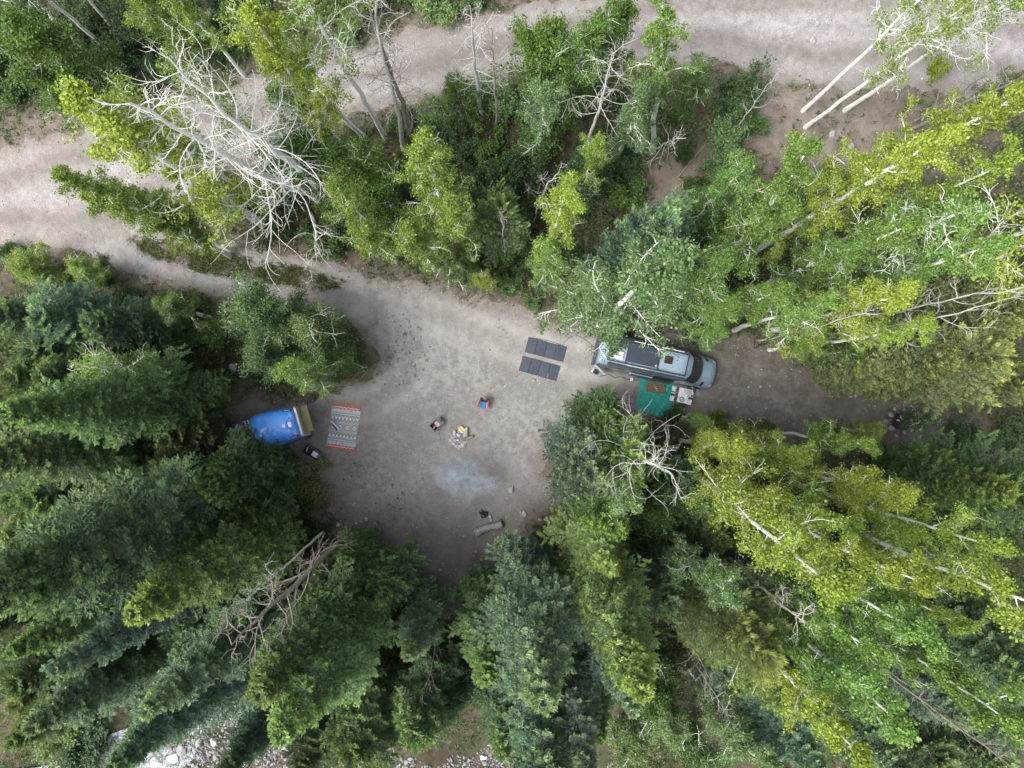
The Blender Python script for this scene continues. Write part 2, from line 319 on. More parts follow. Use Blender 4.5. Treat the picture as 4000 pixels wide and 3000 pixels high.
def stone_mat(name, dark, light):
    m, n, l, b = nodes(name)
    a = n.new('ShaderNodeAttribute'); a.attribute_name = 'v'; r = n.new('ShaderNodeValToRGB'); r.color_ramp.elements[0].color = (*dark, 1); r.color_ramp.elements[1].color = (*light, 1)
    l.new(a.outputs['Fac'], r.inputs[0])
    tc = n.new('ShaderNodeTexCoord'); z = n.new('ShaderNodeTexNoise'); z.inputs['Scale'].default_value = 9; z.inputs['Detail'].default_value = 8; l.new(tc.outputs['Object'], z.inputs['Vector'])
    mr = n.new('ShaderNodeMapRange'); mr.inputs['To Min'].default_value = .6; mr.inputs['To Max'].default_value = 1.4; l.new(z.outputs[0], mr.inputs[0])
    s = n.new('ShaderNodeVectorMath'); s.operation = 'SCALE'; l.new(r.outputs[0], s.inputs[0]); l.new(mr.outputs[0], s.inputs['Scale'])
    l.new(s.outputs[0], b.inputs['Base Color']); b.inputs['Roughness'].default_value = .85
    return m
M_PEB = stone_mat('pebble_stone', (.12, .11, .10), (.46, .44, .42))
M_RIVER = stone_mat('river_stone', (.08, .08, .085), (.31, .305, .30))
M_ROCK = mat('grey_rock', (.30, .29, .28), .85, .28, 5, bump=.5)
M_ROCKD = mat('sooty_rock', (.10, .097, .094), .9, .35, 6, bump=.5)
def inbox(n_, x0, x1, y0, y1):
    return rng.uniform(x0, x1, n_), rng.uniform(y0, y1, n_)
def sample(S, X, Y):
    i = np.clip(np.searchsorted(gx, X) - 1, 0, len(gx) - 2); j = np.clip(np.searchsorted(gy, Y) - 1, 0, len(gy) - 2)
    u = (X - gx[i]) / (gx[i + 1] - gx[i]); v_ = (Y - gy[j]) / (gy[j + 1] - gy[j])
    return (S[j, i] * (1 - u) * (1 - v_) + S[j, i + 1] * u * (1 - v_) + S[j + 1, i] * (1 - u) * v_ + S[j + 1, i + 1] * u * v_)
def gz(x, y): return float(sample(GZ, np.array([x]), np.array([y]))[0])
wm, n, l, b = nodes('creek_water')
tc = n.new('ShaderNodeTexCoord'); z = n.new('ShaderNodeTexNoise'); z.inputs['Scale'].default_value = 1.6; z.inputs['Detail'].default_value = 12; z.inputs['Roughness'].default_value = .75; z.inputs['Distortion'].default_value = 1.2
l.new(tc.outputs['Object'], z.inputs['Vector']); r = n.new('ShaderNodeValToRGB'); r.color_ramp.elements[0].position = .45; r.color_ramp.elements[1].position = .66
r.color_ramp.elements[0].color = (.07, .085, .085, 1); r.color_ramp.elements[1].color = (.72, .76, .80, 1); l.new(z.outputs[0], r.inputs[0]); l.new(r.outputs[0], b.inputs['Base Color'])
b.inputs['Roughness'].default_value = .18; bp = n.new('ShaderNodeBump'); bp.inputs['Distance'].default_value = .12; l.new(z.outputs[0], bp.inputs['Height']); l.new(bp.outputs[0], b.inputs['Normal'])
WP = [ground(*p) for p in [(-500,3080),(180,2990),(450,2860),(640,2790),(800,2830),(760,2960),(500,3150),(-300,3300)]]
bm = bmesh.new(); bm.faces.new([bm.verts.new((x, y, -2.11)) for x, y, _ in WP]); 
me = bpy.data.meshes.new('creek'); bm.normal_update(); bm.to_mesh(me); bm.free(); 
if me.polygons[0].normal.z < 0: me.flip_normals()
tag(link('creek_water', me, wm), kind='structure')
X, Y = inbox(26000, -33, 12, -25.5, -16.5); s = sample(s_creek, X, Y) + rough(X, Y, .5)
k = (s > 0) & (rng.uniform(size=len(X)) < .95)
X, Y = X[k], Y[k]; S = .035 + .075 * rng.beta(1.2, 4, len(X)) * 2.2
tag(link('river_stones', stones_mesh(np.stack([X, Y, sample(GZ, X, Y) + S * .2], -1), S, 'river_stones'), M_RIVER), 'pale rounded river stones covering the creek bed at the forest edge', 'stones', kind='stuff')
# loose gravel
X, Y = inbox(80000, -33, 33, -13, 26); s = sample(np.maximum(s_mainr, s_clr), X, Y); dm = sample(band, X, Y); inm = sample(s_mainr, X, Y) > 0
clus = rough(X * .7 + 3, Y * .7, 1.) + rng.normal(size=len(X)) * .5
k = (s > -.3) & (rng.uniform(size=len(X)) < np.where(inm, .12 + .5 * (dm > .62), np.clip(.12 + .35 * clus + .35 * (s < .8), .04, .8)))
X, Y = X[k], Y[k]; S = .014 + .075 * rng.beta(1, 7, len(X)) * 1.4
tag(link('gravel', stones_mesh(np.stack([X, Y, sample(GZ, X, Y) + .028 + S * .2], -1), S, 'gravel'), M_PEB), 'small loose grey stones scattered over the dirt road and clearing', 'gravel', kind='stuff')

# ------------------------------------------------------------------ plants: prototypes (meshes shared by the copies)
def trunk_path(h, K=16, bend=.25, r0=.17, r1=.02):
    z = np.linspace(0, 1, K); o = np.cumsum(rng.normal(size=(K, 2)) * bend / K, axis=0)
    o = o - np.outer(z, o[-1]) 
    P = np.stack([o[:, 0] * 3, o[:, 1] * 3, z * h], -1)
    Rr = r0 * (1 - z) ** .8 + r1; Rr[0] *= 1.35
    P[0, 2] = -.4
    return P, Rr
def on_path(P, t):
    K = len(P); f = t * (K - 1); i = np.clip(f.astype(int), 0, K - 2); u = (f - i)[:, None]
    return P[i] * (1 - u) + P[i + 1] * u
def aspen(h=16, Rc=2., nl=30, start=.3, leafn=17000, leaf=.082, r0=.17, bare=0., spread=.115, upw=.55, twig=12, lr=.045, prof_top=.35):
    P, Rr = trunk_path(h, r0=r0)
    tv, tf = tubes(P[None], Rr[None], 9)
    t = start + (1 - start) * (np.arange(nl) + rng.uniform(size=nl)) / nl
    u = (t - start) / (1 - start)
    prof = np.clip(np.minimum((u + .2) / .35, 1) * (1 - (1 - prof_top) * u ** 1.5), .15, 1) * (1 - sm(.9, 1., u) * .5)
    L = Rc * prof * rng.uniform(.45, 1.3, nl)
    az = np.arange(nl) * 2.4 + rng.normal(size=nl) * .7
    d = np.stack([np.cos(az), np.sin(az), upw + .5 * u + rng.normal(size=nl) * .2], -1)
    limbs = grow(on_path(P, t), d, L * 1.15, 9, .10, .04, arc=.16)
    lv = [tubes(limbs, np.outer(lr * (L / Rc) ** .7, np.linspace(1, .25, 9)), 5)]
    K = twig
    ii = np.repeat(np.arange(nl), K); tt = rng.uniform(.15, 1, nl * K)
    st = np.stack([on_path(limbs[i], np.array([q]))[0] for i, q in zip(ii, tt)])
    dd = unit(limbs[ii, -1] - limbs[ii, 0]) + rng.normal(size=(nl * K, 3)) * .8
    tw = grow(st, dd, L[ii] * rng.uniform(.15, .5, nl * K), 6, .12, .05, arc=.25)
    lv.append(tubes(tw, np.outer(np.full(nl * K, .014), np.linspace(1, .4, 6)), 4))
    lV, lF = merge(lv)
    keep = rng.uniform(size=len(tw)) > bare
    ends = np.concatenate([tw[keep][:, 3:].reshape(-1, 3)])
    # leaf clumps round the twig ends
    w_ = np.repeat(rng.gamma(1.2, 1, keep.sum()), 3); c = ends[rng.choice(len(ends), leafn, p=w_ / w_.sum())]
    g = rng.normal(size=(leafn, 3)); off = g * spread * np.array([1.1, 1.1, .6])
    C = c + off
    ls = np.exp(rng.normal(size=leafn) * .32) * leaf * .95; V, F = leaves(C, ls, ls * rng.uniform(.6, 1.0, leafn), None, .35)
    vv = rng.uniform(0, 1, leafn)
    tt_ = np.clip((C[:, 2] / h - .5) * .9 + rng.normal(size=leafn) * .3, 0, 1)
    return dict(h=h, R=Rc, trunk=fast_mesh('trunk', tv, tf, smooth=True), limbs=fast_mesh('limbs', lV, lF, smooth=True),
                crown=fast_mesh('crown', V, F, [('v', vv, 'FACE'), ('t', tt_, 'FACE')]))
def dead(h=16, Rc=2., nl=34, start=.25, curl=.07, up=.0, twig=5, lr=.042, r0=.16, arc=.2, sweep=.25, low=.55, tw=.016):
    P, Rr = trunk_path(h, bend=.4, r0=r0)
    tv, tf = tubes(P[None], Rr[None], 9)
    t = start + (1 - start) * (np.arange(nl) + rng.uniform(size=nl)) / nl
    u = (t - start) / (1 - start)
    L = Rc * (1 if low == .55 else 1.5) * (1 - (1 - low) * u) * rng.uniform(.45, 1.35, nl)
    az = np.arange(nl) * 2.4 + rng.normal(size=nl) * .6
    d = np.stack([np.cos(az), np.sin(az), .1 + .9 * u + rng.normal(size=nl) * .25], -1)
    limbs = grow(on_path(P, t), d, L * 1.3, 12, curl, up, arc=arc, rise=sweep)
    lv = [tubes(limbs, np.outer(lr * (L / Rc) ** .6, np.linspace(1, .25, 12)), 5)]
    ii = np.repeat(np.arange(nl), twig); tt = rng.uniform(.2, .9, nl * twig)
    st = np.stack([on_path(limbs[i], np.array([q]))[0] for i, q in zip(ii, tt)])
    dd = unit(limbs[ii, -1] - limbs[ii, 0]) + rng.normal(size=(nl * twig, 3)) * .6
    tww = grow(st, dd, L[ii] * rng.uniform(.3, .7, nl * twig), 9, curl, up, arc=arc * 1.3, rise=sweep)
    lv.append(tubes(tww, np.outer(np.full(nl * twig, tw), np.linspace(1, .45, 9)), 4))
    n2 = int(nl * twig * 1.2); jj = rng.integers(0, len(tww), n2)
    st2 = tww[jj, rng.integers(2, 8, n2)]
    tw2 = grow(st2, unit(tww[jj, -1] - tww[jj, 0]) + rng.normal(size=(n2, 3)) * .7, rng.uniform(.2, .55, n2) * Rc / 2, 6, curl, up, arc=arc * 1.4, rise=sweep)
    lv.append(tubes(tw2, np.outer(np.full(n2, tw * .6), np.linspace(1, .5, 6)), 3))
    lV, lF = merge(lv)
    return dict(h=h, R=Rc, trunk=fast_mesh('trunk', tv, tf, smooth=True), limbs=fast_mesh('branches', lV, lF, smooth=True), crown=None)
def conifer(h=16, Rc=2., whorls=44, per=8, start=.05, spray=.150, wid=.050, lumpy=.3, taper=.62, droop=.10, needle=False, nspray=105000, shape='spruce'):
    P, Rr = trunk_path(h, bend=.1, r0=.16)
    tv, tf = tubes(P[None], Rr[None], 9)
    n_ = whorls * per
    wi = np.repeat(np.arange(whorls), per); t = start + (1 - start) * ((wi + rng.uniform(size=n_) * .6) / whorls); u = (t - start) / (1 - start)
    az = rng.uniform(0, 2 * np.pi, whorls)[wi] + np.tile(np.arange(per), whorls) * 2 * np.pi / per + rng.normal(size=n_) * .22
    if shape == 'spruce': pr = np.clip((1 - u), 0, 1) ** taper * np.minimum(1, (u + .25) / .38)
    else: pr = np.sin(np.clip(u * .86 + .14, 0, 1) * np.pi) ** .7
    # lobes: neighbouring branches share a length
    lob = 1 + lumpy * (np.sin(az * 3 + wi * .35 + 5) * .6 + np.sin(az * 2 - wi * .21) * .5 + rng.normal(size=n_) * .45)
    L = Rc * pr * np.clip(lob, .35, 1.6) + .12
    d = np.stack([np.cos(az), np.sin(az), .25 + .9 * u ** 2.5 - .15 * (1 - u)], -1)
    K = 8
    br = grow(on_path(P, t), d, L, K, .05, 0, 0)
    q = np.linspace(0, 1, K)
    br[:, :, 2] += L[:, None] * (-droop * 2.2 * q + droop * 2.0 * q ** 2.6)
    bv = tubes(br, np.outer(.018 + .012 * L, np.linspace(1, .3, K)), 4)
    # side twigs in the plane of the branch
    m = 14
    ii = np.repeat(np.arange(n_), m); qq = np.tile((np.arange(m) + .5) / m, n_) * .93 + .07; side = np.tile(np.where(np.arange(m) % 2, 1., -1.), n_)
    f = qq * (K - 1); i0 = np.clip(f.astype(int), 0, K - 2); uu = (f - i0)[:, None]
    st = br[ii, i0] * (1 - uu) + br[ii, i0 + 1] * uu
    fd = unit(br[ii, i0 + 1] - br[ii, i0]); sd_ = unit(np.cross(fd, [0, 0, 1.]))
    tl = L[ii] * .48 * (1 - qq * .75) * rng.uniform(.6, 1.2, len(ii)) + .08
    td = unit(fd * .8 + sd_ * side[:, None] * .8 + rng.normal(size=(len(ii), 3)) * .12 + [0, 0, .08])
    # sprays along twigs, count proportional to twig length
    wgt = tl / tl.sum(); cnt = rng.choice(len(ii), nspray, p=wgt)
    a = rng.uniform(0.05, 1.05, nspray); C = st[cnt] + td[cnt] * (tl[cnt] * a)[:, None]
    C[:, 2] -= tl[cnt] * a ** 2 * .12
    sidev = unit(np.cross(td[cnt], [0, 0, 1.]))
    sgn = np.where(rng.uniform(size=nspray) < .5, 1., -1.)
    D = unit(td[cnt] + sidev * sgn[:, None] * rng.uniform(.2, 1.1, nspray)[:, None] + rng.normal(size=(nspray, 3)) * .22 + [0, 0, .22 if not needle else .8])
    C = C + D * spray * .4 + rng.normal(size=(nspray, 3)) * .025
    V, F = leaves(C, spray * rng.uniform(.7, 1.3, nspray), wid * rng.uniform(.7, 1.3, nspray), D, 1.3)
    dist = (qq[cnt] * .7 + a * .3)
    tt_ = np.clip((dist - .72) * 2.2 * rng.uniform(.2, 1.3, nspray) + .55 * sm(.72, 1, C[:, 2] / h), 0, 1)
    vv = np.clip(.5 + rng.normal(size=nspray) * .2 + (lob[ii][cnt] - 1) * .3, 0, 1)
    return dict(h=h, R=Rc, trunk=fast_mesh('trunk', *((lambda a_: a_)(merge([(tv, tf)]))), smooth=True), limbs=fast_mesh('branches', *bv, smooth=True),
                crown=fast_mesh('crown', V, F, [('v', vv, 'FACE'), ('t', tt_, 'FACE')]))
def bush(h=2., Rc=1.2, leafn=9000, leaf=.10, stems=14, dome=.75, spread=.16, long=1.):
    az = rng.uniform(0, 2 * np.pi, stems); el = rng.uniform(.1, 1, stems) ** .6
    d = np.stack([np.cos(az) * el, np.sin(az) * el, np.full(stems, .35) + (1 - el) * 1.3], -1)
    d = unit(d) * np.array([Rc, Rc, h]); L = np.linalg.norm(d, axis=1) * rng.uniform(.7, 1.15, stems)
    st = np.stack([np.cos(az) * .1, np.sin(az) * .1, np.zeros(stems) - .1], -1)
    P = grow(st, d, L, 9, .10, .0)
    k = 10; ii = np.repeat(np.arange(stems), k)
    s2 = P[ii, rng.integers(2, 9, stems * k)]
    tw = grow(s2, unit(P[ii, -1] - P[ii, 0]) + rng.normal(size=(stems * k, 3)) * .8, L[ii] * rng.uniform(.15, .45, stems * k), 6, .25, .05)
    sv = merge([tubes(P, np.outer(np.full(stems, .02), np.linspace(1, .3, 9)), 4), tubes(tw, np.outer(np.full(stems * k, .010), np.linspace(1, .4, 6)), 3)])
    e = np.concatenate([tw[:, 1:].reshape(-1, 3), P[:, 5:].reshape(-1, 3)])
    w_ = rng.gamma(1.2, 1, len(e)); C = e[rng.choice(len(e), leafn, p=w_ / w_.sum())] + rng.normal(size=(leafn, 3)) * spread * [1, 1, .6]
    C[:, 2] = np.maximum(C[:, 2], .04)
    V, F = leaves(C, leaf * long * rng.uniform(.7, 1.3, leafn), leaf * .8 * rng.uniform(.7, 1.3, leafn), None, .8)
    return dict(h=h, R=Rc, trunk=fast_mesh('stems', *sv, smooth=True), limbs=None,
                crown=fast_mesh('foliage', V, F, [('v', rng.uniform(0, 1, leafn), 'FACE'), ('t', np.clip(C[:, 2] / h * .5 + rng.normal(size=leafn) * .25, 0, 1), 'FACE')]))

PR = {}
PR['A'] = [aspen(16, 2., 32, .3, 25000), aspen(16, 2., 28, .38, 22000), aspen(16, 2., 36, .25, 27000, upw=.4), aspen(16, 2., 26, .33, 21000, spread=.14, upw=.7), aspen(16, 2., 30, .42, 22000, spread=.10)]
PR['Q'] = [aspen(16, 2., 26, .5, 4600, bare=.45, spread=.15, lr=.03, r0=.125), aspen(16, 2., 28, .45, 5600, bare=.4, spread=.16, lr=.03, r0=.125), aspen(16, 2., 24, .55, 4200, bare=.5, spread=.15, lr=.03, r0=.125)]   # thin, half bare
PR['G'] = [aspen(8, 2., 34, .12, 26000, leaf=.10, spread=.17, upw=.5, prof_top=.6), aspen(8, 2., 30, .15, 24000, leaf=.10, spread=.19, upw=.8, prof_top=.55), aspen(8, 2., 36, .1, 26000, leaf=.09, spread=.16, upw=.4, prof_top=.7)]  # low and broad
PR['D'] = [dead(16, 2., 34, .28, arc=.14, r0=.2, lr=.036, twig=4), dead(16, 2., 30, .3, arc=.2, sweep=.32, r0=.2, lr=.036, twig=4), dead(16, 2., 24, .35, twig=3, arc=.15)]
PR['D'].append(dead(16, 2., 24, .5, arc=.17, sweep=.25, r0=.13, lr=.021, twig=5, tw=.008))
PR['W'] = [dead(18, 2., 46, .24, arc=.10, sweep=.34, r0=.24, lr=.030, twig=5, low=.22, tw=.014), dead(18, 2., 40, .32, arc=.09, sweep=.34, r0=.24, lr=.028, twig=5, low=.35, tw=.010)]
PR['N'] = [dead(8, 2., 10, .3, r0=.07, lr=.030, twig=4, arc=.14, sweep=.2, tw=.013), dead(8, 2., 9, .2, r0=.06, lr=.028, twig=4, arc=.17, sweep=.25, tw=.012)]
PR['S'] = [conifer(16, 2., 30, 7), conifer(16, 2., 28, 7, lumpy=.42), conifer(16, 2., 27, 7, lumpy=.36, taper=.5, droop=.15), conifer(16, 2., 26, 8, lumpy=.5, taper=.75)]
PR['F'] = [conifer(8, 2., 17, 8, nspray=75000, taper=.5, lumpy=.35), conifer(8, 2., 15, 8, nspray=75000, shape='round', lumpy=.4, start=.03)]
PR['P'] = [conifer(16, 2., 24, 8, .2, spray=.30, wid=.028, nspray=80000, shape='round', needle=True, lumpy=.45)]
PR['B'] = [bush(leafn=6000, spread=.13), bush(2., 1.2, 5600, .10, 18, spread=.12), bush(2., 1.3, 6600, .12, 12, spread=.15)]
PR['L'] = [bush(.7, 1., 3500, .08, 14, spread=.09), bush(.6, 1., 3200, .07, 16, spread=.10, long=1.4)]
COL = dict(yg=(.196, .280, .058), ygb=(.278, .365, .066), g=(.120, .200, .060), gb=(.182, .305, .080), gg=(.165, .255, .105), dg=(.068, .122, .050), ol=(.175, .215, .095),
           sp=(.105, .168, .078), spg=(.125, .205, .078), spl=(.150, .230, .088), bl=(.118, .195, .125), blg=(.150, .218, .162), dk=(.082, .128, .068), pine=(.19, .24, .10), br=(.118, .205, .045))
KN = dict(A=('aspen_tree', 'aspen', M_ASPEN, 'limbs'), Q=('aspen_tree', 'aspen', M_ASPEN, 'limbs'), G=('broadleaf_tree', 'tree', M_ASPEN, 'limbs'), D=('dead_tree', 'dead tree', M_DEAD, 'branches'),
          W=('dead_tree', 'dead tree', M_DEADW, 'branches'), N=('dead_tree', 'dead tree', M_DEAD, 'branches'), S=('spruce_tree', 'conifer', M_CONE, 'branches'), F=('fir_tree', 'conifer', M_CONE, 'branches'), P=('pine_tree', 'pine tree', M_CONE, 'branches'),
          B=('shrub', 'shrub', M_GREYWOOD, None), L=('low_shrub', 'shrub', M_GREYWOOD, None))
GRP = dict(A='aspens in leaf around the clearing', Q='thin half bare aspens', G='low broad leafy trees', D='dead white trees', W='dead white trees', N='small dead trees', S='tall spruces of the lower forest',
           F='short rounded firs', P='pines', B='leafy shrubs', L='low shrubs at the forest edge')
NT = [0]
def tree(kind, pi, tip, h, rad, col, label, base=None, wood=None):
    """tip = where the top shows in the photo; base = where the foot stands; h = height in metres (None: worked out from the two)"""
    tx, ty = tip
    if h is None:
        bx, by, bz = ground(*base)
        vb = Vector((base[0] - NX, base[1] - NY)); rb = vb.length; rt = Vector((tx - NX, ty - NY)).dot(vb.normalized())
        h = max(2.5, min(24., (HC - bz) * (1 - rb / max(rt, rb * 1.05))))
    if base is None:
        z = 0.
        for _ in range(5):
            k = (HC - z - h) / FP; bx, by = (tx - NX) * k, -(ty - NY) * k; z = float(zg(bx, by)); 
        bz = z
    else: bx, by, bz = ground(*base)
    bz = gz(bx, by) - .02
    T = Vector(at(tx, ty, bz + h)); Bv = Vector((bx, by, bz)); ax = T - Bv
    p = PR[kind][pi % len(PR[kind])]; nm, cat, wmat, limbname = KN[kind]
    if wood: wmat = wood
    o = empty(nm, Bv, 0, label, cat, GRP[kind])
    NT[0] += 1
    q = ax.to_track_quat('Z', 'Y') @ Quaternion((0, 0, 1), (NT[0] * 2.39996) % 6.283)
    o.rotation_mode = 'QUATERNION'; o.rotation_quaternion = q
    if kind == 'S': rad *= 1.25
    s = rad / p['R']; o.scale = (s, s, ax.length / p['h'])
    c = COL[col] if col else (1, 1, 1); j = 1 + .10 * math.sin(NT[0] * 5.7)
    hj = .06 * math.sin(NT[0] * 3.1)
    for key, name, m in (('trunk', 'stems' if kind in 'BL' else 'trunk', wmat), ('limbs', limbname, wmat), ('crown', 'foliage' if kind in 'BL' else 'crown', M_NEEDLE if kind in 'SFP' else M_LEAF)):
        if p[key] is None: continue
        me = p[key]
        if len(me.materials) == 0: me.materials.append(m if key == 'crown' else KN[kind][2])
        c_ = bpy.data.objects.new(name, me); sc.collection.objects.link(c_); c_.parent = o
        if wood and key != 'crown':
            c_.material_slots[0].link = 'OBJECT'; c_.material_slots[0].material = wood
        if key == 'crown': c_.color = (c[0] * (j + hj), c[1] * j, c[2] * (j - hj), 1)
    return o

# ------------------------------------------------------------------ the trees, one line each
T = tree
# -- top left corner, beyond the gravel road
T('G', 0, (60, 90), 8, 2.1, 'br', 'dense bright green broadleaf tree filling the top left corner above the road')
T('G', 1, (170, 300), 5, 1.5, 'br', 'smaller bright green tree at the road edge in the top left corner')
T('Q', 0, (-260, -230), None, 1.6, 'g', 'leftmost of the four slim pale trunks crossing the top left corner', base=(385, 236))
T('Q', 1, (-150, -260), None, 1.6, 'g', 'second slim pale trunk from the left in the top left corner', base=(335, 190))
T('Q', 2, (-60, -240), None, 1.6, 'g', 'third pale trunk from the left in the top left corner, the thickest of the four', base=(415, 190))
T('Q', 0, (120, -260), None, 1.2, 'g', 'thinnest and rightmost of the four pale trunks in the top left corner', base=(462, 134))
T('G', 2, (520, -30), 7, 1.3, 'yg', 'yellow green broadleaf tree at the top edge left of centre')
T('A', 1, (650, -60), 9, 1.2, 'yg', 'small yellow green aspen at the top edge just above the dark bank')
# -- left: aspens and dead aspens leaning over the road
T('A', 0, (275, 385), 19, 2.5, 'ygb', 'big yellow green aspen leaning left over the gravel road')
T('Q', 1, (470, 380), 16, 1.9, 'yg', 'half bare yellow green aspen crown behind the white dead tree, over the road')
T('A', 2, (215, 670), 16, 1.5, 'yg', 'yellow green aspen whose tip reaches farthest left over the road junction')
T('A', 4, (340, 770), None, 1.5, 'yg', 'dull green aspen low over the road junction at left', base=(940, 850))
T('A', 1, (560, 800), 10, 1.5, 'g', 'green aspen under the dead branches beside the track junction')
T('W', 0, (500, 400), None, 2.3, None, 'big white dead tree with tangled curved branches over the road, left of two', base=(1285, 795))
T('W', 1, (660, 225), None, 1.9, None, 'white dead tree leaning up left, the right one of the pair over the road', base=(1330, 800))
T('Q', 1, (640, 215), None, 1.5, 'yg', 'thin pale aspen with a few leaves at its tip beside the white dead pair', base=(1290, 740))
T('N', 0, (1210, 1060), 9, 1.5, None, 'small dead tree hanging white branches over the track, left of the yellow green crowns', base=(1215, 830))
T('Q', 1, (935, 40), None, 1.9, 'yg', 'tall thin yellow green aspen leaning across the road, left of the two', base=(1427, 538))
T('A', 4, (985, 60), 17, 1.7, 'ygb', 'yellow green aspen crown beside the upper road at the top edge')
T('Q', 2, (1130, -90), None, 2.1, 'yg', 'tall thin aspen crossing the upper road beside two dead trees', base=(1509, 545))
T('Q', 0, (1060, 330), 12, 1.9, 'g', 'small sparse aspen over the lower edge of the upper road left of the dead trees')
T('D', 2, (1450, -60), None, 1.6, None, 'bare dead tree over the upper road, left one of the close pair', base=(1585, 575))
T('D', 0, (1425, -60), None, 1.4, None, 'bare dead tree over the upper road, right one of the close pair', base=(1620, 552), wood=M_GREYWOOD)
T('D', 1, (1835, 20), None, 1.3, None, 'bare dead tree with peeling bark over the upper road near the centre', base=(1882, 460))
T('D', 2, (1922, 110), None, .9, None, 'slender dead tree just right of the peeling dead tree by the upper road', base=(1942, 496), wood=M_GREYWOOD)
T('D', 3, (2389, 210), None, 1.6, None, 'crooked dead tree among the bright green trees under the upper road', base=(2268, 614))
T('N', 1, (1946, 825), None, .9, None, 'little dead conifer with drooping white twigs in the dark gully', base=(1970, 1010))
T('N', 0, (2185, 672), None, 1.3, None, 'curved dead tree beside the yellow green aspen in the middle of the bank', base=(2088, 861))
# -- bright green trees under the upper road
T('G', 1, (2120, 120), 9, 1.7, 'br', 'bright green broadleaf tree at the lower edge of the upper road, left one')
T('G', 2, (2290, 130), 10, 1.6, 'br', 'bright green broadleaf tree over the upper road, behind the crooked dead tree')
T('G', 0, (2420, 40), 10, 1.2, 'g', 'green leafy tree top poking over the upper road right of centre')
T('A', 4, (2130, 340), 8, 1.5, 'gg', 'grey green young aspen in front of the bright green trees')
T('A', 1, (2600, -60), None, 1.7, 'gb', 'tall light green aspen standing across the upper road right of centre', base=(2547, 592))
T('A', 2, (2530, 330), 10, 1.4, 'gg', 'grey green aspen standing below the tall light green one')
T('N', 1, (2680, 540), 7, 1.4, None, 'low dead tree with forked white branches below the tall light green aspen', base=(2550, 600))
T('G', 2, (2740, 270), 5.5, 1.05, 'br', 'bright green bushy tree beside the dark green shrub under the upper road')
T('G', 0, (1780, 330), 5, 1.0, 'g', 'small green tree at the road edge behind the peeling dead tree')
T('G', 1, (1180, 560), 8, 1.9, 'br', 'dark glossy green tree behind the white dead pair')
T('G', 2, (1370, 650), 7, 2.0, 'br', 'deep green bushy tree in the shade behind the central yellow green aspens')
# -- top right
T('Q', 0, (3840, -230), None, 1.7, 'yg', 'white birch like trunk at the top right, leftmost and brightest of three', base=(3135, 434))
T('Q', 1, (3900, -90), None, 1.7, 'yg', 'middle white trunk of the three crossing the road at the top right', base=(3150, 496))
T('Q', 2, (4060, -70), None, 1.9, 'yg', 'lowest of the three white trunks crossing the road at the top right', base=(3296, 432))
T('N', 0, (3052, 268), None, .9, None, 'small dead tree with forked twigs left of the three white trunks', base=(2872, 519))
T('D', 2, (4120, 230), None, 1.2, None, 'thin grey dead tree with a web of twigs near the right edge of the road', base=(3550, 506), wood=M_GREYWOOD)
T('N', 1, (3880, 300), None, 1.6, None, 'grey brushy dead tree under the upper road at right', base=(3560, 480), wood=M_GREYWOOD)
T('G', 0, (3990, 300), 5, .9, 'ol', 'dusky olive tree at the right edge beside the road')
# -- right: the mass of light aspens
T('A', 0, (3185, 545), None, 1.7, 'gb', 'yellow green aspen leaning toward the three white trunks, its foot beside the van', base=(2745, 1132))
T('A', 3, (2930, 640), 13, 1.3, 'gb', 'light green aspen at the left side of the right hand aspen group')
T('A', 1, (3060, 820), 13, 1.7, 'gb', 'light green aspen in the middle of the right hand group above the driveway')
T('A', 4, (3420, 690), 14, .9, 'gb', 'narrow light green aspen tip between two bigger crowns on the right')
T('A', 2, (3700, 530), 19, 1.9, 'ygb', 'tall bright yellow green aspen in the upper part of the right group')
T('Q', 0, (3830, 800), None, 2.3, 'gb', 'aspen with a thick white trunk showing through the right hand group', base=(3094, 1122))
T('Q', 2, (4250, 840), None, 2.6, 'ygb', 'aspen with the thickest white trunk, running off the right edge', base=(3239, 1160))
T('N', 0, (4090, 1110), 17, 1.6, None, 'dead white tree with spreading branches at the right edge')
T('A', 2, (4060, 330), 18, 1.9, 'ygb', 'yellow green aspen cut by the right edge below the road')
T('A', 1, (3960, 620), 18, 1.5, 'ygb', 'yellow green aspen at the right edge, under the one cut by the road')
T('A', 4, (3560, 880), 16, 1.7, 'gb', 'light aspen between the thick white trunks of the right group')
T('A', 0, (3360, 960), 13, 1.6, 'gb', 'light green aspen low in the right group, between two white trunks')
T('A', 1, (3060, 1130), 11, 1.5, 'gb', 'small light aspen over the van end of the driveway')
T('A', 3, (3200, 1330), 7, 1.2, 'yg', 'small yellowish aspen hanging over the driveway edge')
T('A', 2, (3560, 1150), 15, 1.7, 'ygb', 'bright yellow green aspen left of the spreading dead tree at the right edge')
T('A', 4, (3640, 1270), 13, 1.2, 'ygb', 'yellow green aspen in front of the olive conifers')
T('A', 0, (2880, 1180), 10, 1.3, 'gb', 'light green aspen right of the conifer beside the van')
T('N', 1, (3430, 1230), 14, 1.3, None, 'white dead tree spreading its twigs at the lower side of the right group')
T('N', 0, (3890, 1180), 16, 1.6, None, 'cream coloured dead twigs of a tree standing near the right edge')
T('A', 1, (2830, 1290), 7, 1.1, 'gb', 'small green aspen just above the front of the van')
T('G', 2, (3330, 1380), 5, 1.3, 'g', 'green bushy tree at the upper edge of the driveway')
T('F', 1, (3420, 1430), 6, 1.5, 'ol', 'olive green rounded conifer nearest the driveway')
T('F', 0, (3720, 1410), 9, 1.6, 'ol', 'olive green conifer above the stone ring on the right')
T('F', 1, (3900, 1380), 11, 2.1, 'ol', 'large olive conifer at the right edge, behind the stone ring')
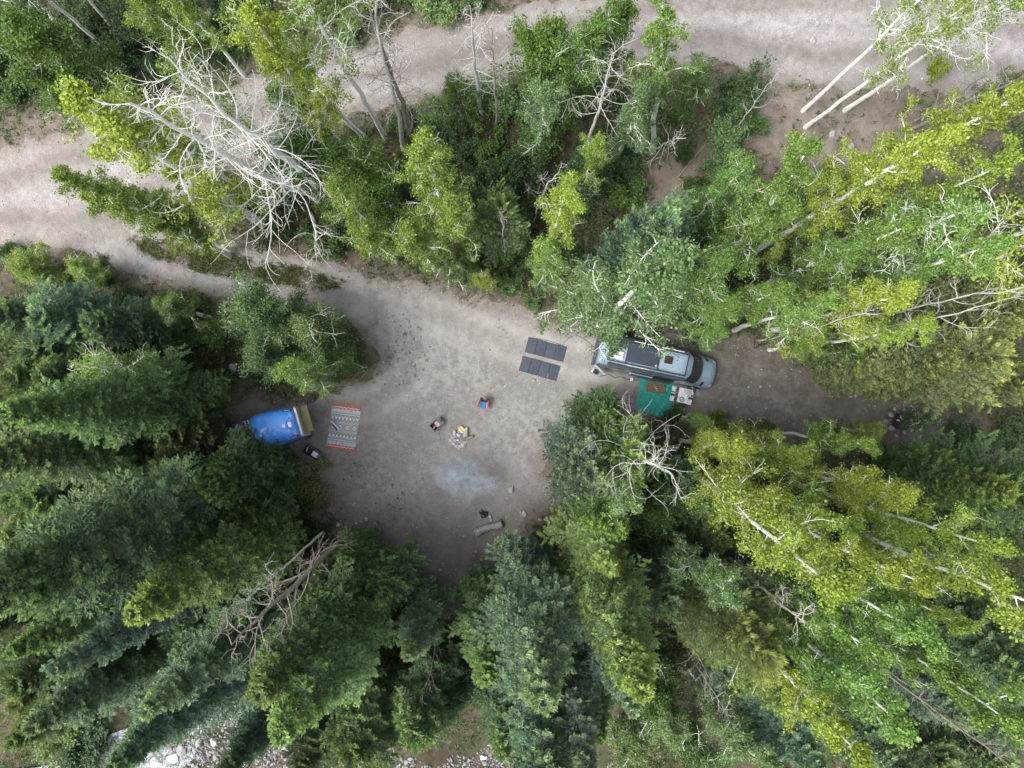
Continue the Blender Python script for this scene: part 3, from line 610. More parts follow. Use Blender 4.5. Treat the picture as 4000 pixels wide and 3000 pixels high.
T('F', 0, (4030, 1180), 12, 2.0, 'ol', 'olive conifer cut by the right edge under the spreading dead tree')
T('F', 1, (4060, 1500), 10, 1.2, 'ol', 'low olive conifer cut by the right edge beside the dark gap')
# -- centre bank
T('A', 2, (1640, 560), 15, 1.8, 'yg', 'yellow green aspen highest in the central bank, left of the gully')
T('A', 0, (1770, 790), 12, 1.5, 'yg', 'yellow green aspen in the central bank right below the highest one')
T('A', 3, (1310, 730), 12, 1.3, 'yg', 'yellow green aspen right of the white dead pair')
T('A', 1, (1420, 880), 9, 1.5, 'yg', 'low yellow green aspen over the upper edge of the track')
T('A', 4, (1600, 900), 10, 1.6, 'yg', 'yellow green aspen above the track between the low one and the gully')
T('A', 2, (1740, 980), 7, 1.2, 'g', 'small green aspen at the track edge left of the gully')
T('N', 1, (1880, 1050), 6, .8, None, 'little tree with bare white forked limbs at the clearing edge')
T('G', 1, (1885, 1080), 4.5, .65, 'ygb', 'tiny yellow green tree at the edge of the clearing under the gully')
T('A', 1, (2215, 715), 16, 1.45, 'ygb', 'bright yellow green aspen in the middle, left neighbour of the tree over the van')
T('A', 3, (2150, 960), 10, 1.2, 'gb', 'light green aspen below the bright yellow green one in the middle')
T('A', 4, (2330, 560), 9, 1.2, 'yg', 'yellow green aspen below the crooked dead tree')
T('F', 1, (1955, 790), 9, 1.3, 'sp', 'dark green rounded fir in the gully behind the little dead conifer')
T('F', 1, (2600, 870), 13, 1.9, 'bl', 'blue green fir behind the tree that hangs over the van')
T('F', 0, (2500, 1000), 9, 1.7, 'bl', 'lower blue green fir between the van and the bank')
T('A', 0, (2640, 985), None, 2.1, 'gg', 'grey green aspen hanging over the rear of the parked van', base=(2300, 1300))
T('A', 2, (2340, 1130), 9, 2.3, 'gg', 'leafy grey green tree between the solar panels and the van')
T('D', 1, (2650, 950), None, .95, None, 'bare white treetop showing over the grey green leaves above the van', base=(2440, 1190))
T('G', 0, (2760, 1260), 4, 1.1, 'dg', 'dark green bushy tree beside the front of the van')
T('G', 1, (2270, 640), 6, 1.3, 'dg', 'dark green tree in the bank under the bright green pair')
# -- left forest
T('G', 0, (80, 1030), 3, 1.2, 'yg', 'yellow green bushy tree at the lower edge of the road at far left')
T('G', 2, (300, 1050), 3, 1.0, 'yg', 'yellow green bushy tree left of the grassy track strip')
T('F', 0, (-40, 1230), 9, 1.8, 'bl', 'blue green fir cut by the left edge')
T('F', 1, (150, 1240), 9, 1.8, 'bl', 'big rounded blue green fir near the left edge')
T('F', 0, (340, 1260), 8, 1.5, 'bl', 'blue green fir right of the big rounded one at left')
T('F', 1, (110, 1370), 8, 1.8, 'sp', 'dark green fir beneath the blue green firs at the left edge')
T('A', 1, (620, 1190), 6, 1.3, 'g', 'small green aspen between the left firs and the track')
T('G', 0, (960, 1190), 7, 1.8, 'gg', 'leafy green tree at the track side, upper left of the pointed grove by the clearing')
T('G', 2, (1150, 1290), 6, 1.9, 'gg', 'leafy green tree, rightmost in the pointed grove by the clearing')
T('G', 1, (1000, 1370), 7, 1.5, 'gg', 'leafy green tree in the middle of the pointed grove by the clearing')
T('A', 3, (1110, 1440), 9, 1.3, 'gb', 'pale green aspen hanging over the blue vehicle')
T('A', 0, (1200, 1490), 6, .9, 'gg', 'small leafy tree between the blue vehicle and the patterned rug')
T('Q', 1, (300, 1425), None, 1.6, 'gb', 'aspen with a curved pale trunk lying over the left firs', base=(782, 1472))
T('A', 2, (400, 1400), 9, 1.1, 'g', 'green leafy crown beside the curved pale trunk at left')
T('D', 2, (-60, 1408), None, .7, None, 'thin grey dead trunk pointing at the left edge', base=(420, 1416), wood=M_GREYWOOD)
T('S', 0, (5, 1612), None, 1.75, 'spg', 'green pointed spruce lying left across the picture, tip at the left edge above the middle', base=(800, 1560))
T('S', 1, (-90, 1800), 14, 2.0, 'sp', 'dark spruce under the green pointed spruce at the left edge')
T('F', 0, (160, 1480), 9, 1.7, 'sp', 'dark fir below the thin grey dead trunk at left')
T('F', 1, (640, 1720), 7, 1.5, 'dk', 'dark fir beside the front of the blue vehicle')
T('S', 2, (-120, 2330), 21, 2.45, 'sp', 'giant dark spruce reaching from the blue vehicle to the left edge', base=(940, 1960))
T('S', 3, (240, 2080), 14, 2.2, 'sp', 'dark spruce above the giant one in the left forest')
T('S', 1, (42, 2552), 15, 1.5, 'spg', 'green pointed spruce just below the giant one, tip at the left edge')
T('S', 0, (515, 2405), 16, 1.9, 'spl', 'bright olive green spruce with golden edge, in the middle of the left forest', base=(1070, 2020))
T('S', 2, (205, 2620), 16, 1.2, 'blg', 'narrow grey blue spruce pointing to the lower left')
T('S', 3, (560, 2790), 15, 1.7, 'bl', 'blue green spruce above the creek stones at lower left')
T('S', 0, (430, 3010), 14, 1.6, 'bl', 'blue green spruce at the bottom edge between the creek and the stones')
T('S', 1, (110, 2850), 13, 1.5, 'bl', 'blue green spruce near the bottom left corner, left of the creek')
T('F', 1, (60, 2760), 8, 1.6, 'ol', 'olive rounded fir at the left edge near the bottom')
T('F', 0, (-20, 2440), 9, 1.6, 'dk', 'dark fir at the left edge between the pointed spruces')
T('Q', 0, (860, 2440), None, 1.1, 'g', 'grey leaning aspen with sparse leaves below the giant spruce', base=(1262, 2072))
T('A', 4, (960, 2060), 7, .95, 'g', 'small bright green aspen right of the giant spruce')
T('D', 1, (905, 2520), None, 1.9, None, 'grey dead tree of drooping curved branches at the lower left of the clearing', base=(1355, 2085), wood=M_GREYWOOD)
T('S', 2, (1005, 2720), 16, 1.7, 'sp', 'green spruce left of the dark path, shorter of the close two')
T('S', 3, (1092, 2885), 18, 2.0, 'spg', 'tall green spruce with golden tip, left of the dark path', base=(1430, 2330))
T('F', 0, (1340, 2230), 6, 1.4, 'sp', 'short fir at the lower left edge of the clearing')
T('F', 1, (1500, 2330), 7, 1.3, 'sp', 'short dark fir left of the footpath out of the clearing')
T('S', 0, (1590, 2570), 9, 1.1, 'bl', 'small blue green spruce standing right beside the footpath', base=(1680, 2330))
T('N', 0, (1660, 2690), 9, 1.1, None, 'grey dead treetop over the footpath at the bottom centre', base=(1730, 2340), wood=M_GREYWOOD)
T('F', 1, (1370, 2960), 10, 2.0, 'sp', 'broad dark fir at the bottom edge, left of centre')
T('F', 0, (1620, 2880), 10, 2.2, 'sp', 'broad dark green fir at the bottom below the footpath')
T('F', 1, (1180, 3000), 8, 1.5, 'dk', 'dark fir at the bottom edge beside the creek stones')
T('F', 0, (880, 3020), 9, 1.3, 'bl', 'blue green fir at the bottom edge between two patches of stones')
# -- bottom centre
T('S', 1, (2122, 2748), 17, 2.0, 'bl', 'tall blue green spruce at the bottom centre, tip pointing down', base=(2075, 2240))
T('S', 2, (1900, 2660), 10, 1.3, 'spg', 'green spruce between the footpath and the tall blue green spruce', base=(1900, 2290))
T('S', 0, (2508, 2712), 19, 1.8, 'spl', 'bright green spruce with a golden tip right of the tall blue green spruce', base=(2300, 2130))
T('S', 3, (2475, 2790), 14, 1.3, 'blg', 'pale blue green spruce tip just under the golden tip')
T('S', 1, (2380, 2220), 12, 1.45, 'spl', 'light green spruce beside the log at the clearing edge')
T('S', 0, (2110, 2370), 8, 1.3, 'bl', 'blue green spruce nearest the log and the scattered rocks')
T('S', 2, (2150, 3130), 15, 2.1, 'bl', 'blue green spruce cut by the bottom edge at centre')
T('S', 3, (1960, 2960), 11, 1.5, 'sp', 'green spruce at the bottom edge left of the blue green one')
T('S', 1, (2300, 3060), 15, 1.2, 'blg', 'narrow pale blue spruce at the bottom edge right of centre')
T('S', 0, (2345, 2895), 9, 1.1, 'spg', 'small green spruce above the narrow pale blue one at the bottom')
T('F', 1, (2310, 1850), 11, 1.65, 'blg', 'rounded pale blue green fir at the right edge of the clearing')
T('F', 0, (2380, 1650), 9, 1.5, 'sp', 'green fir just below the turquoise tarp')
T('F', 1, (2480, 1810), 12, 1.6, 'spg', 'green fir between the pale blue green fir and the dead branches')
T('A', 1, (2470, 1960), 12, 1.7, 'gg', 'grey green aspen behind the rounded pale blue green fir')
T('F', 0, (2400, 2060), 11, 1.7, 'spg', 'green fir below the rounded pale blue green one')
T('N', 1, (2363, 1640), 7, 1.5, None, 'leafless small tree with thin curling twigs left of the turquoise tarp', base=(2270, 1655), wood=M_GREYWOOD)
T('D', 3, (2590, 1840), 15, 2.2, None, 'pale dead tree with forking branches below the turquoise tarp')
T('N', 0, (2490, 1630), 9, 1.4, None, 'bare twiggy tree right over the turquoise tarp', base=(2400, 1720))
T('D', 1, (2790, 2685), None, 1.0, None, 'dark grey dead tree left of the long needled pine, leaning down right', base=(2610, 2330), wood=M_GREYWOOD)
T('D', 2, (2860, 2830), None, .7, None, 'thin whitish dead trunk near the bottom, right of centre', base=(2680, 2530))
# -- bottom right: aspens, yellow at the tips
T('A', 3, (3268, 2300), None, 1.85, 'ygb', 'bright yellow aspen with its pale trunk starting beside the dead tree below the tarp', base=(2640, 1790))
T('A', 0, (3644, 2292), 21, 1.5, 'ygb', 'yellow aspen, the middle one of three bright tips in the right forest')
T('A', 1, (4130, 2400), 21, 2.0, 'ygb', 'yellow aspen cut by the right edge, brightest of the three tips')
T('A', 4, (3765, 2450), 20, 1.1, 'yg', 'narrow olive yellow aspen under the middle bright tip')
T('A', 2, (3665, 2510), 21, 1.6, 'gb', 'green aspen with a white forked trunk in the middle of the right forest')
T('A', 1, (3420, 2560), 19, 1.5, 'gb', 'green aspen left of the white forked trunk in the right forest')
T('A', 3, (3545, 2850), 21, 1.9, 'gb', 'green aspen low in the right forest, tip near the bottom')
T('A', 0, (3382, 2970), 21, 1.6, 'ygb', 'yellow green aspen with its bright tip almost at the bottom edge, right of centre')
T('A', 2, (3250, 2700), 18, 1.5, 'gb', 'green aspen above the bright tip at the bottom edge')
T('A', 4, (3960, 2830), 21, 1.6, 'gb', 'green aspen in the bottom right corner, tip above the grey trunk')
T('A', 1, (3760, 2660), 18, 1.4, 'g', 'green aspen behind the one in the bottom right corner')
T('D', 0, (3150, 2440), 16, 1.3, None, 'white dead tree between the yellow aspens and the long needled pine', base=(2740, 2090))
T('P', 0, (3010, 2580), 16, 1.7, 'pine', 'light green pine with long needles, right of the golden tipped spruce', base=(2640, 2170))
T('S', 2, (3108, 2780), 14, 1.4, 'spl', 'olive spruce below the long needled pine')
T('A', 2, (3030, 3010), 12, 1.7, 'gg', 'green aspen at the bottom edge right of the thin whitish trunk')
T('A', 0, (2640, 2900), 9, 1.5, 'gg', 'small green aspen at the bottom edge left of the thin whitish trunk')
T('A', 4, (2850, 2330), 15, 1.5, 'gg', 'grey green aspen left of the brightest yellow crown')
T('F', 1, (2620, 2360), 10, 1.5, 'bl', 'dark blue green fir between the golden tipped spruce and the pine')
T('S', 3, (3240, 3060), 14, 1.5, 'bl', 'blue green spruce at the bottom edge beside the bright aspen tip')
T('S', 1, (3560, 3050), 14, 1.5, 'bl', 'dark blue green spruce at the bottom edge in the right corner region')
T('S', 0, (3780, 2830), 12, 1.5, 'blg', 'pale blue green spruce left of the grey trunk in the bottom right corner')
T('D', 2, (4060, 3080), 19, 1.0, None, 'thick grey dead trunk in the bottom right corner', wood=M_GREYWOOD)
T('S', 2, (4090, 2700), 14, 2.0, 'sp', 'green spruce cut by the right edge below the yellow aspens')
T('F', 0, (3880, 2480), 9, 1.7, 'sp', 'dark green fir in the shade under the yellow aspens at the right edge')
T('A', 3, (3900, 2140), 18, 1.5, 'ygb', 'yellow green aspen above the one cut by the right edge')
T('A', 2, (3560, 1960), 15, 1.6, 'ygb', 'yellow green aspen to the lower right of the stone ring')
T('A', 1, (3390, 1740), 11, 1.2, 'yg', 'yellow green aspen left of the stone ring')
T('A', 0, (3160, 1790), 12, 1.5, 'yg', 'yellow green aspen at the lower edge of the driveway')
T('A', 4, (3330, 2070), 16, 1.4, 'yg', 'yellow green aspen between the forked one and the driveway')
T('A', 3, (2910, 1750), 12, 1.35, 'ygb', 'yellow green aspen right of the dead tree, below the picnic table', base=(2660, 1720))
T('A', 1, (2760, 1640), 6, .7, 'yg', 'slight yellow green sapling just below the picnic table')
T('A', 2, (3080, 1960), 16, 1.4, 'ygb', 'bright aspen above the brightest yellow crown in the right forest')
T('F', 1, (3720, 1880), 7, 1.3, 'spg', 'green fir just right of and below the stone ring')
T('F', 0, (3940, 1930), 10, 1.6, 'spl', 'light green fir right of the yellow aspens, below the stone ring')
T('F', 1, (4080, 1950), 10, 1.8, 'spg', 'green fir cut by the right edge under the dark gap')
T('F', 0, (3060, 2150), 9, 1.6, 'dk', 'dark fir in the shade between yellow aspens in the right forest')
T('F', 1, (3450, 2200), 9, 1.6, 'dk', 'dark fir glimpsed between the aspens right of the forked trunk')
# -- shrubs: (proto, px, py, height, radius, colour, label)
SH = [(0,700,130,2.2,1.5,'g','grey green shrub on the bank above the upper road at the top'),(2,480,230,2.,1.4,'dg','dark shrub under the pale trunks in the top left corner'),(1,560,120,2.5,1.5,'dg','dark shrub beside the yellow green tree at the top edge'),
(0,630,290,1.4,.9,'gg','small blue green shrub at the upper edge of the road at left'),(1,330,120,2.4,1.6,'dg','dark shrub between the pale trunks and the corner tree'),(2,60,350,1.8,1.3,'g','green shrub at the left edge above the road'),
(2,30,180,3.5,1.9,'dg','dark shrub at the left edge in the top corner'),(0,900,60,2.,1.5,'dg','dark shrub on the bank left of the yellow green aspen at the top'),(1,1420,30,1.8,1.2,'g','green shrub beyond the upper road behind the dead trees'),
(0,1370,150,1.5,.8,'gg','blue green shrub at the far side of the upper road'),(2,1690,20,1.5,1.3,'gg','wide low green shrub on the far bank of the upper road'),(1,1850,20,1.2,.9,'gg','small green shrub on the far bank right of the wide one'),
(0,2870,400,2.4,1.5,'dg','big dark green shrub beside the bright bushy tree below the upper road'),(1,2830,540,1.8,1.2,'gg','grey green shrub below the big dark shrub'),(2,2660,610,1.2,.7,'dg','dark shrub under the low forked dead tree'),
(0,2790,660,1.6,.9,'gg','blue green shrub on the bare slope right of centre'),(1,2720,740,1.2,.9,'g','small green shrub on the bare slope'),(2,2900,480,1.6,1.0,'g','green shrub left of the three white trunks'),
(2,3660,280,1.,.8,'ygb','small yellow shrub at the road edge top right'),
(0,3530,640,1.2,.9,'g','green shrub on the slope between the two upper crowns at right'),(2,3280,770,2.,1.4,'dg','dark shrub between the right hand aspens'),
(0,1700,470,1.6,1.1,'gg','grey green shrub at the lower road edge by the dead trees'),(1,1840,420,2.,1.2,'g','green shrub under the peeling dead tree'),(2,1960,420,1.8,1.2,'gg','blue green shrub right of the slender dead tree'),
(0,1560,480,1.,.9,'gg','small shrub between the close pair of dead trees and the road'),(1,1760,600,2.2,1.4,'dg','dark shrub at the top of the gully'),(2,1930,640,2.,1.3,'g','green shrub in the middle of the gully'),
(0,2040,700,2.2,1.5,'dg','dark shrub in the gully left of the curved dead tree'),(1,1860,740,2.,1.3,'dg','dark shrub above the rounded fir in the gully'),(2,2100,580,2.,1.4,'g','green shrub beneath the grey green young aspen'),
(0,2010,880,2.,1.3,'dg','dark shrub right of the rounded fir in the gully'),(1,2400,650,2.,1.4,'dg','dark shrub right of the crooked dead tree'),(2,2440,760,2.,1.4,'g','green shrub right of the bright yellow green aspen'),
(0,2060,1010,1.8,1.1,'dg','dark shrub above the clearing in the middle'),(1,1990,1120,1.2,1.0,'gg','blue green shrub at the upper clearing edge'),(2,2090,1180,.9,.7,'gg','small shrub at the upper clearing edge right of the blue green one'),
(0,1820,1050,1.5,1.1,'g','green shrub at the track edge under the gully'),(1,1480,800,2.4,1.5,'dg','dark shrub under the central yellow green crowns'),(2,1290,960,1.8,1.2,'g','green shrub beside the hanging dead branches over the track'),
(0,1080,880,2.,1.4,'dg','dark shrub under the tangled dead tree'),(1,880,800,2.,1.3,'g','green shrub under the left yellow green aspens'),(2,700,860,1.6,1.0,'g','green shrub at the very point where road and track meet'),
(0,1120,700,2.2,1.5,'dg','dark shrub between the two leaning dead trunks'),(1,1300,620,2.2,1.4,'br','bright shrub between the road and the leaning dead trunks'),(2,2820,900,2.4,1.5,'dg','dark shrub right of the blue green fir'),
(0,2730,1090,2.2,1.4,'dg','dark shrub between the blue green fir and the right group'),(1,2790,1200,2.,1.2,'g','green shrub above the nose of the van'),(2,3140,1385,1.,.75,'gg','fresh green shrub at the upper driveway edge'),
(0,60,1000,1.0,.9,'g','green shrub at the left edge under the road'),(1,400,1070,1.0,.9,'dg','dark low shrub left of the track'),(2,530,1170,1.0,.9,'dg','dark shrub at the track edge, above the small aspen'),
(0,640,1180,1.,.9,'gg','grey shrub beside the track at left'),(1,760,1200,1.2,1.0,'g','green shrub between the small aspen and the pointed grove'),(2,540,1280,1.6,1.2,'dg','dark shrub right of the blue green firs'),
(0,700,1330,1.6,1.1,'dg','dark shrub in the gap left of the pointed grove'),(1,850,1300,1.5,1.1,'g','green shrub at the left foot of the pointed grove'),(2,1320,1400,1.,1.1,'gg','green shrub at the pointed right end of the grove'),
(0,1240,1360,1.4,1.2,'gg','green shrub inside the right end of the grove'),(1,830,1620,1.,.7,'dg','dark shrub beside the nose of the blue vehicle'),(2,1190,1870,1.4,1.3,'ol','olive shrub below the black crate by the blue vehicle'),
(0,1130,1800,1.,.9,'ol','small olive shrub between the blue vehicle and the black crate'),(1,1150,1960,1.2,1.1,'dg','dark shrub at the left edge of the clearing below the olive one'),(2,1230,2080,1.2,1.0,'dg','dark shrub left of the grey dead tree foot'),
(0,1480,2200,1.2,1.0,'dg','dark shrub at the lower left rim of the clearing'),(1,1570,2260,1.,.8,'dg','dark shrub at the mouth of the footpath'),(2,1960,2230,1.2,1.0,'dg','dark shrub at the lower rim of the clearing right of the footpath'),
(0,2100,2150,1.4,1.0,'g','green shrub beside the rocks at the lower right rim'),(1,2350,1560,.7,.7,'g','little green shrub beside the tarp edge'),(2,2620,1620,1.2,.9,'g','green shrub at the lower tarp corner'),
(0,2800,1650,1.,.8,'yg','yellow green shrub right of the picnic table'),(1,2980,1690,1.,1.0,'g','green shrub at the lower driveway edge'),(2,3250,1720,1.4,1.0,'g','green shrub at the lower driveway edge nearer the stone ring'),
(0,3750,1720,1.6,1.3,'dg','dark shrub in the gap right of the stone ring'),(1,3930,1700,1.6,1.4,'dg','dark shrub at the right edge in the dark gap'),(2,350,2920,1.6,1.6,'dg','dark green shrub on the creek bank at the bottom left'),
(0,260,2860,1.6,1.6,'g','mossy green shrub on the creek bank near the corner'),(1,600,2600,2.,1.6,'dk','dark shrub below the olive green spruce'),(2,800,2500,2.,1.5,'dk','dark shrub under the grey dead tree'),
(0,700,2700,2.,1.5,'g','green shrub left of the creek stones'),(1,1180,2500,2.,1.5,'dk','dark shrub between the lower left spruces'),(2,2560,2560,2.,1.5,'ol','olive shrub in the gap right of the golden tipped spruce'),
(0,2480,2900,1.8,1.5,'ol','olive shrub on the bare slope at the bottom centre'),(1,2880,2560,2.,1.4,'dk','dark shrub under the long needled pine'),(2,2520,2700,1.8,1.3,'g','green shrub beside the golden spruce tip'),
(0,1850,2520,1.6,1.1,'dk','dark shrub at the lower end of the footpath'),(1,2380,2330,2.,1.5,'dk','dark shrub between the blue green and the golden spruce'),(2,3000,2240,2.,1.4,'dk','dark shrub in the shade of the yellow aspens'),
(0,3350,2420,2.,1.5,'dk','dark shrub deep in the right forest'),(1,3650,2080,2.,1.5,'dg','dark shrub below the yellow aspen near the stone ring'),(2,2700,1960,2.,1.4,'dk','dark shrub behind the pale dead tree')]
for (pi, x, y, h, r, c, lab) in SH:
    b = ground(x, y); kx = HC - b[2]; f = kx / (kx - h)
    T('B' if h > 1.3 else 'L', pi, (NX + (x - NX) * f, NY + (y - NY) * f), h, r, c, lab, base=(x, y))

# -- infill of the lower forest
T('G', 0, (2590, 2760), 6, 1.7, 'g', 'green leafy tree in the gap right of the golden spruce tip')
T('G', 1, (2480, 2960), 5, 1.6, 'gg', 'grey green leafy tree at the bottom edge right of the narrow blue spruce')
T('G', 2, (2760, 3010), 6, 1.6, 'g', 'green leafy tree at the bottom edge under the thin whitish trunk')
T('A', 3, (2900, 2930), 10, 1.5, 'gg', 'grey green aspen near the bottom edge right of the thin whitish trunk')
T('F', 0, (3480, 3000), 9, 1.9, 'sp', 'dark fir at the bottom edge right of the bright aspen tip')
T('F', 1, (3700, 3000), 9, 1.9, 'dk', 'dark fir at the bottom edge left of the corner')
T('F', 0, (3920, 3010), 9, 1.9, 'sp', 'green fir filling the bottom right corner')
T('F', 1, (4020, 2900), 10, 1.8, 'bl', 'blue green fir at the right edge just above the bottom corner')
T('F', 0, (3130, 2930), 9, 1.7, 'spg', 'green fir under the olive spruce near the bottom edge')
T('F', 1, (2900, 2480), 8, 1.6, 'sp', 'green fir under the left side of the long needled pine')
T('F', 0, (3300, 2360), 9, 1.7, 'sp', 'green fir deep between the green aspens of the right forest')
T('F', 1, (3850, 2300), 9, 1.8, 'sp', 'green fir under the yellow aspen cut by the right edge')
T('G', 2, (3620, 2240), 8, 1.7, 'g', 'green leafy tree under the middle bright tip')
T('F', 1, (60, 2680), 9, 1.9, 'sp', 'dark rounded fir at the left edge above the olive one')
T('F', 0, (200, 2780), 8, 1.8, 'bl', 'blue green fir left of the narrow grey blue spruce tip')
T('F', 1, (330, 2640), 9, 1.6, 'sp', 'dark fir just right of the narrow grey blue spruce')
T('F', 0, (20, 2230), 10, 1.8, 'sp', 'dark fir at the left edge right above the giant spruce tip')
T('F', 1, (120, 1960), 9, 1.9, 'sp', 'dark fir at the left edge between two pointed spruces')
T('F', 0, (350, 1640), 8, 1.6, 'sp', 'dark fir behind the green pointed spruce at left')
T('F', 1, (700, 2560), 8, 1.7, 'bl', 'blue green fir below the olive green spruce with golden edge')
T('F', 0, (820, 2260), 8, 1.5, 'sp', 'dark fir right of the golden edged spruce')
T('F', 1, (1260, 2720), 8, 1.7, 'sp', 'dark fir right of the tall spruce with golden tip')
T('G', 1, (1310, 1380), 3.6, 1.4, 'g', 'deep green low tree forming the pointed right end of the grove by the clearing')
T('G', 0, (560, 1400), 4, 1.5, 'dg', 'dark green low tree right of the left edge firs')
T('F', 0, (560, 1560), 7, 1.5, 'sp', 'dark fir behind the curved pale trunk')
T('G', 2, (3240, 700), 4, 1.2, 'g', 'low green tree on the slope between the right hand crowns')
T('G', 1, (2800, 820), 7, 1.5, 'g', 'green leafy tree between the blue green fir and the light aspens')
T('A', 2, (2850, 1000), 13, 1.6, 'gb', 'light green aspen just right of the blue green fir behind the van')
T('A', 4, (3250, 1180), 13, 1.5, 'gb', 'light green aspen right in the middle of the right group, over the driveway side')
T('A', 3, (3900, 950), 17, 1.6, 'gb', 'light aspen over the thickest white trunk near the right edge')
T('F', 1, (850, 1835), 8, 1.25, 'sp', 'dark green fir covering the front of the blue vehicle')
T('F', 0, (800, 1900), 10, 1.7, 'sp', 'dark green fir between the blue vehicle and the giant spruce')
T('F', 1, (900, 2040), 8, 1.2, 'sp', 'dark fir right of the giant spruce, left of the black crate')
T('F', 1, (2720, 1960), 8, 1.7, 'sp', 'dark fir in the hollow below the pale dead tree')
T('F', 0, (2830, 2110), 8, 1.6, 'sp', 'dark fir under the left side of the brightest yellow crown')
T('G', 0, (2560, 2010), 7, 1.6, 'g', 'green leafy tree in the hollow between the firs and the pale dead tree')
T('G', 1, (3050, 1880), 7, 1.6, 'g', 'green leafy tree under the aspens at the lower driveway edge')
T('F', 1, (2950, 2330), 9, 1.6, 'sp', 'green fir between the pine and the white dead tree in the right forest')
T('A', 3, (3445, 1690), 5, .85, 'yg', 'small sapling reaching in from the left of the cold stone ring')
T('G', 2, (3640, 1640), 3, .8, 'dg', 'low dark leafy tree touching the right side of the cold stone ring')
T('F', 0, (30, 2110), 8, 1.7, 'sp', 'dark green fir at the left edge just under the dark pointed spruce')
T('F', 1, (40, 1950), 7, 1.5, 'sp', 'small fir at the left edge in the gap between pointed spruces')
T('F', 0, (50, 2900), 6, 1.5, 'sp', 'small dark fir in the bottom left corner')
T('G', 1, (1760, 2760), 6, 1.5, 'dg', 'dark leafy tree under the footpath end at the bottom')
T('F', 1, (40, 1480), 8, 1.6, 'sp', 'dark fir at the left edge above the green pointed spruce')

# ------------------------------------------------------------------ object building kit
class MB:
    def __init__(s): s.bm = bmesh.new()
    def box(s, size, loc, rz=0., rx=0., ry=0., bev=0., taper=1.):
        r = bmesh.ops.create_cube(s.bm, size=1)['verts']
        for v in r:
            k = taper if v.co.z > 0 else 1.
            v.co = Vector((v.co.x * size[0] * k, v.co.y * size[1] * k, v.co.z * size[2]))
        if bev:
            es = list({e for v in r for e in v.link_edges})
            o = bmesh.ops.bevel(s.bm, geom=es, offset=bev, segments=2, affect='EDGES', profile=.6)
            r = list({v for f in o['faces'] for v in f.verts} | {v for v in r if v.is_valid})
        M = Matrix.Translation(loc) @ Matrix.Rotation(rz, 4, 'Z') @ Matrix.Rotation(ry, 4, 'Y') @ Matrix.Rotation(rx, 4, 'X')
        bmesh.ops.transform(s.bm, matrix=M, verts=r); return s
    def cyl(s, r1, r2, h, loc, seg=20, rx=0., ry=0., rz=0., cap=True):
        r = bmesh.ops.create_cone(s.bm, cap_ends=cap, segments=seg, radius1=r1, radius2=r2, depth=h)['verts']
        M = Matrix.Translation(loc) @ Matrix.Rotation(rz, 4, 'Z') @ Matrix.Rotation(ry, 4, 'Y') @ Matrix.Rotation(rx, 4, 'X')
        bmesh.ops.transform(s.bm, matrix=M, verts=r); return s
    def torus(s, R1, r2, loc, seg=24):
        a = np.linspace(0, 2 * np.pi, seg + 1); P = np.stack([np.cos(a) * R1 + loc[0], np.sin(a) * R1 + loc[1], a * 0 + loc[2]], -1)
        return s.tube(P, r2, 6)
    def tube(s, P, r, sides=6):
        P = np.asarray(P, float); rr = np.full(len(P), r) if np.isscalar(r) else np.asarray(r)
        V, F = tubes(P[None], rr[None], sides)
        return s.raw(V, F)
    def raw(s, V, F):
        vs = [s.bm.verts.new(v) for v in V]
        for f in F:
            try: s.bm.faces.new([vs[i] for i in f])
            except ValueError: pass
        return s
    def build(s, name, m, parent=None, smooth=False):
        bmesh.ops.recalc_face_normals(s.bm, faces=s.bm.faces)
        me = bpy.data.meshes.new(name); s.bm.to_mesh(me); s.bm.free()
        if smooth:
            me.polygons.foreach_set('use_smooth', np.full(len(me.polygons), True))
        return link(name, me, m, parent)
def rockmesh(sx, sy, sz, seed, sub=3, amp=.22, ang=.8):
    r_ = random.Random(seed); bm = bmesh.new(); bmesh.ops.create_icosphere(bm, subdivisions=sub, radius=1)
    pl = [(Vector((r_.gauss(0, 1), r_.gauss(0, 1), r_.gauss(0, 1))).normalized(), r_.uniform(.55, .9)) for _ in range(11)]
    for v in bm.verts:
        for n_, d in pl:
            k = v.co.dot(n_) - d
            if k > 0: v.co -= n_ * k * ang
        v.co *= 1 + r_.gauss(0, .018)
        v.co = Vector((v.co.x * sx, v.co.y * sy, v.co.z * sz))
    me = bpy.data.meshes.new('rock'); bm.to_mesh(me); bm.free(); return me
def rock(px, py, sx, sy, sz, seed, m, label, group=None, name='rock', rz=None, dz=0., cat='rock'):
    x, y, z = ground(px, py); z = gz(x, y)
    o = link(name, rockmesh(sx, sy, sz, seed), m); o.location = (x, y, z + sz * .35 + dz + .02); o.rotation_euler = (0, 0, seed * 1.7 if rz is None else rz)
    return tag(o, label, cat, group)

M_BLACK = mat('black_plastic', (.018, .019, .022), .45, .1); M_DKGREY = mat('dark_grey_metal', (.05, .055, .065), .4, .1, metal=.2)
M_WHITE = mat('white_plastic', (.78, .79, .80), .4, .04); M_RUBBER = mat('tyre_rubber', (.02, .02, .02), .85, .15)
M_GLASS = mat('dark_glass', (.035, .045, .045), .06, .05, spec=.7); M_CHROME = mat('brushed_metal', (.62, .62, .62), .28, .05, metal=.9)
M_VAN = mat('blue_grey_paint', (.250, .345, .42), .32, .05, 1.5, spec=.5, coat=.4); M_VANLOW = mat('dusty_blue_grey_paint', (.17, .225, .27), .5, .12, 3)
M_RED = mat('red_lens', (.55, .03, .04), .3, .05); M_TAN = mat('tan_sealant', (.42, .33, .24), .7, .2)
M_SOL = mat('solar_cell', (.030, .040, .062), .28, .12, 5, spec=.5); M_SOLD = mat('dusty_solar_cell', (.045, .055, .078), .45, .22, 5)
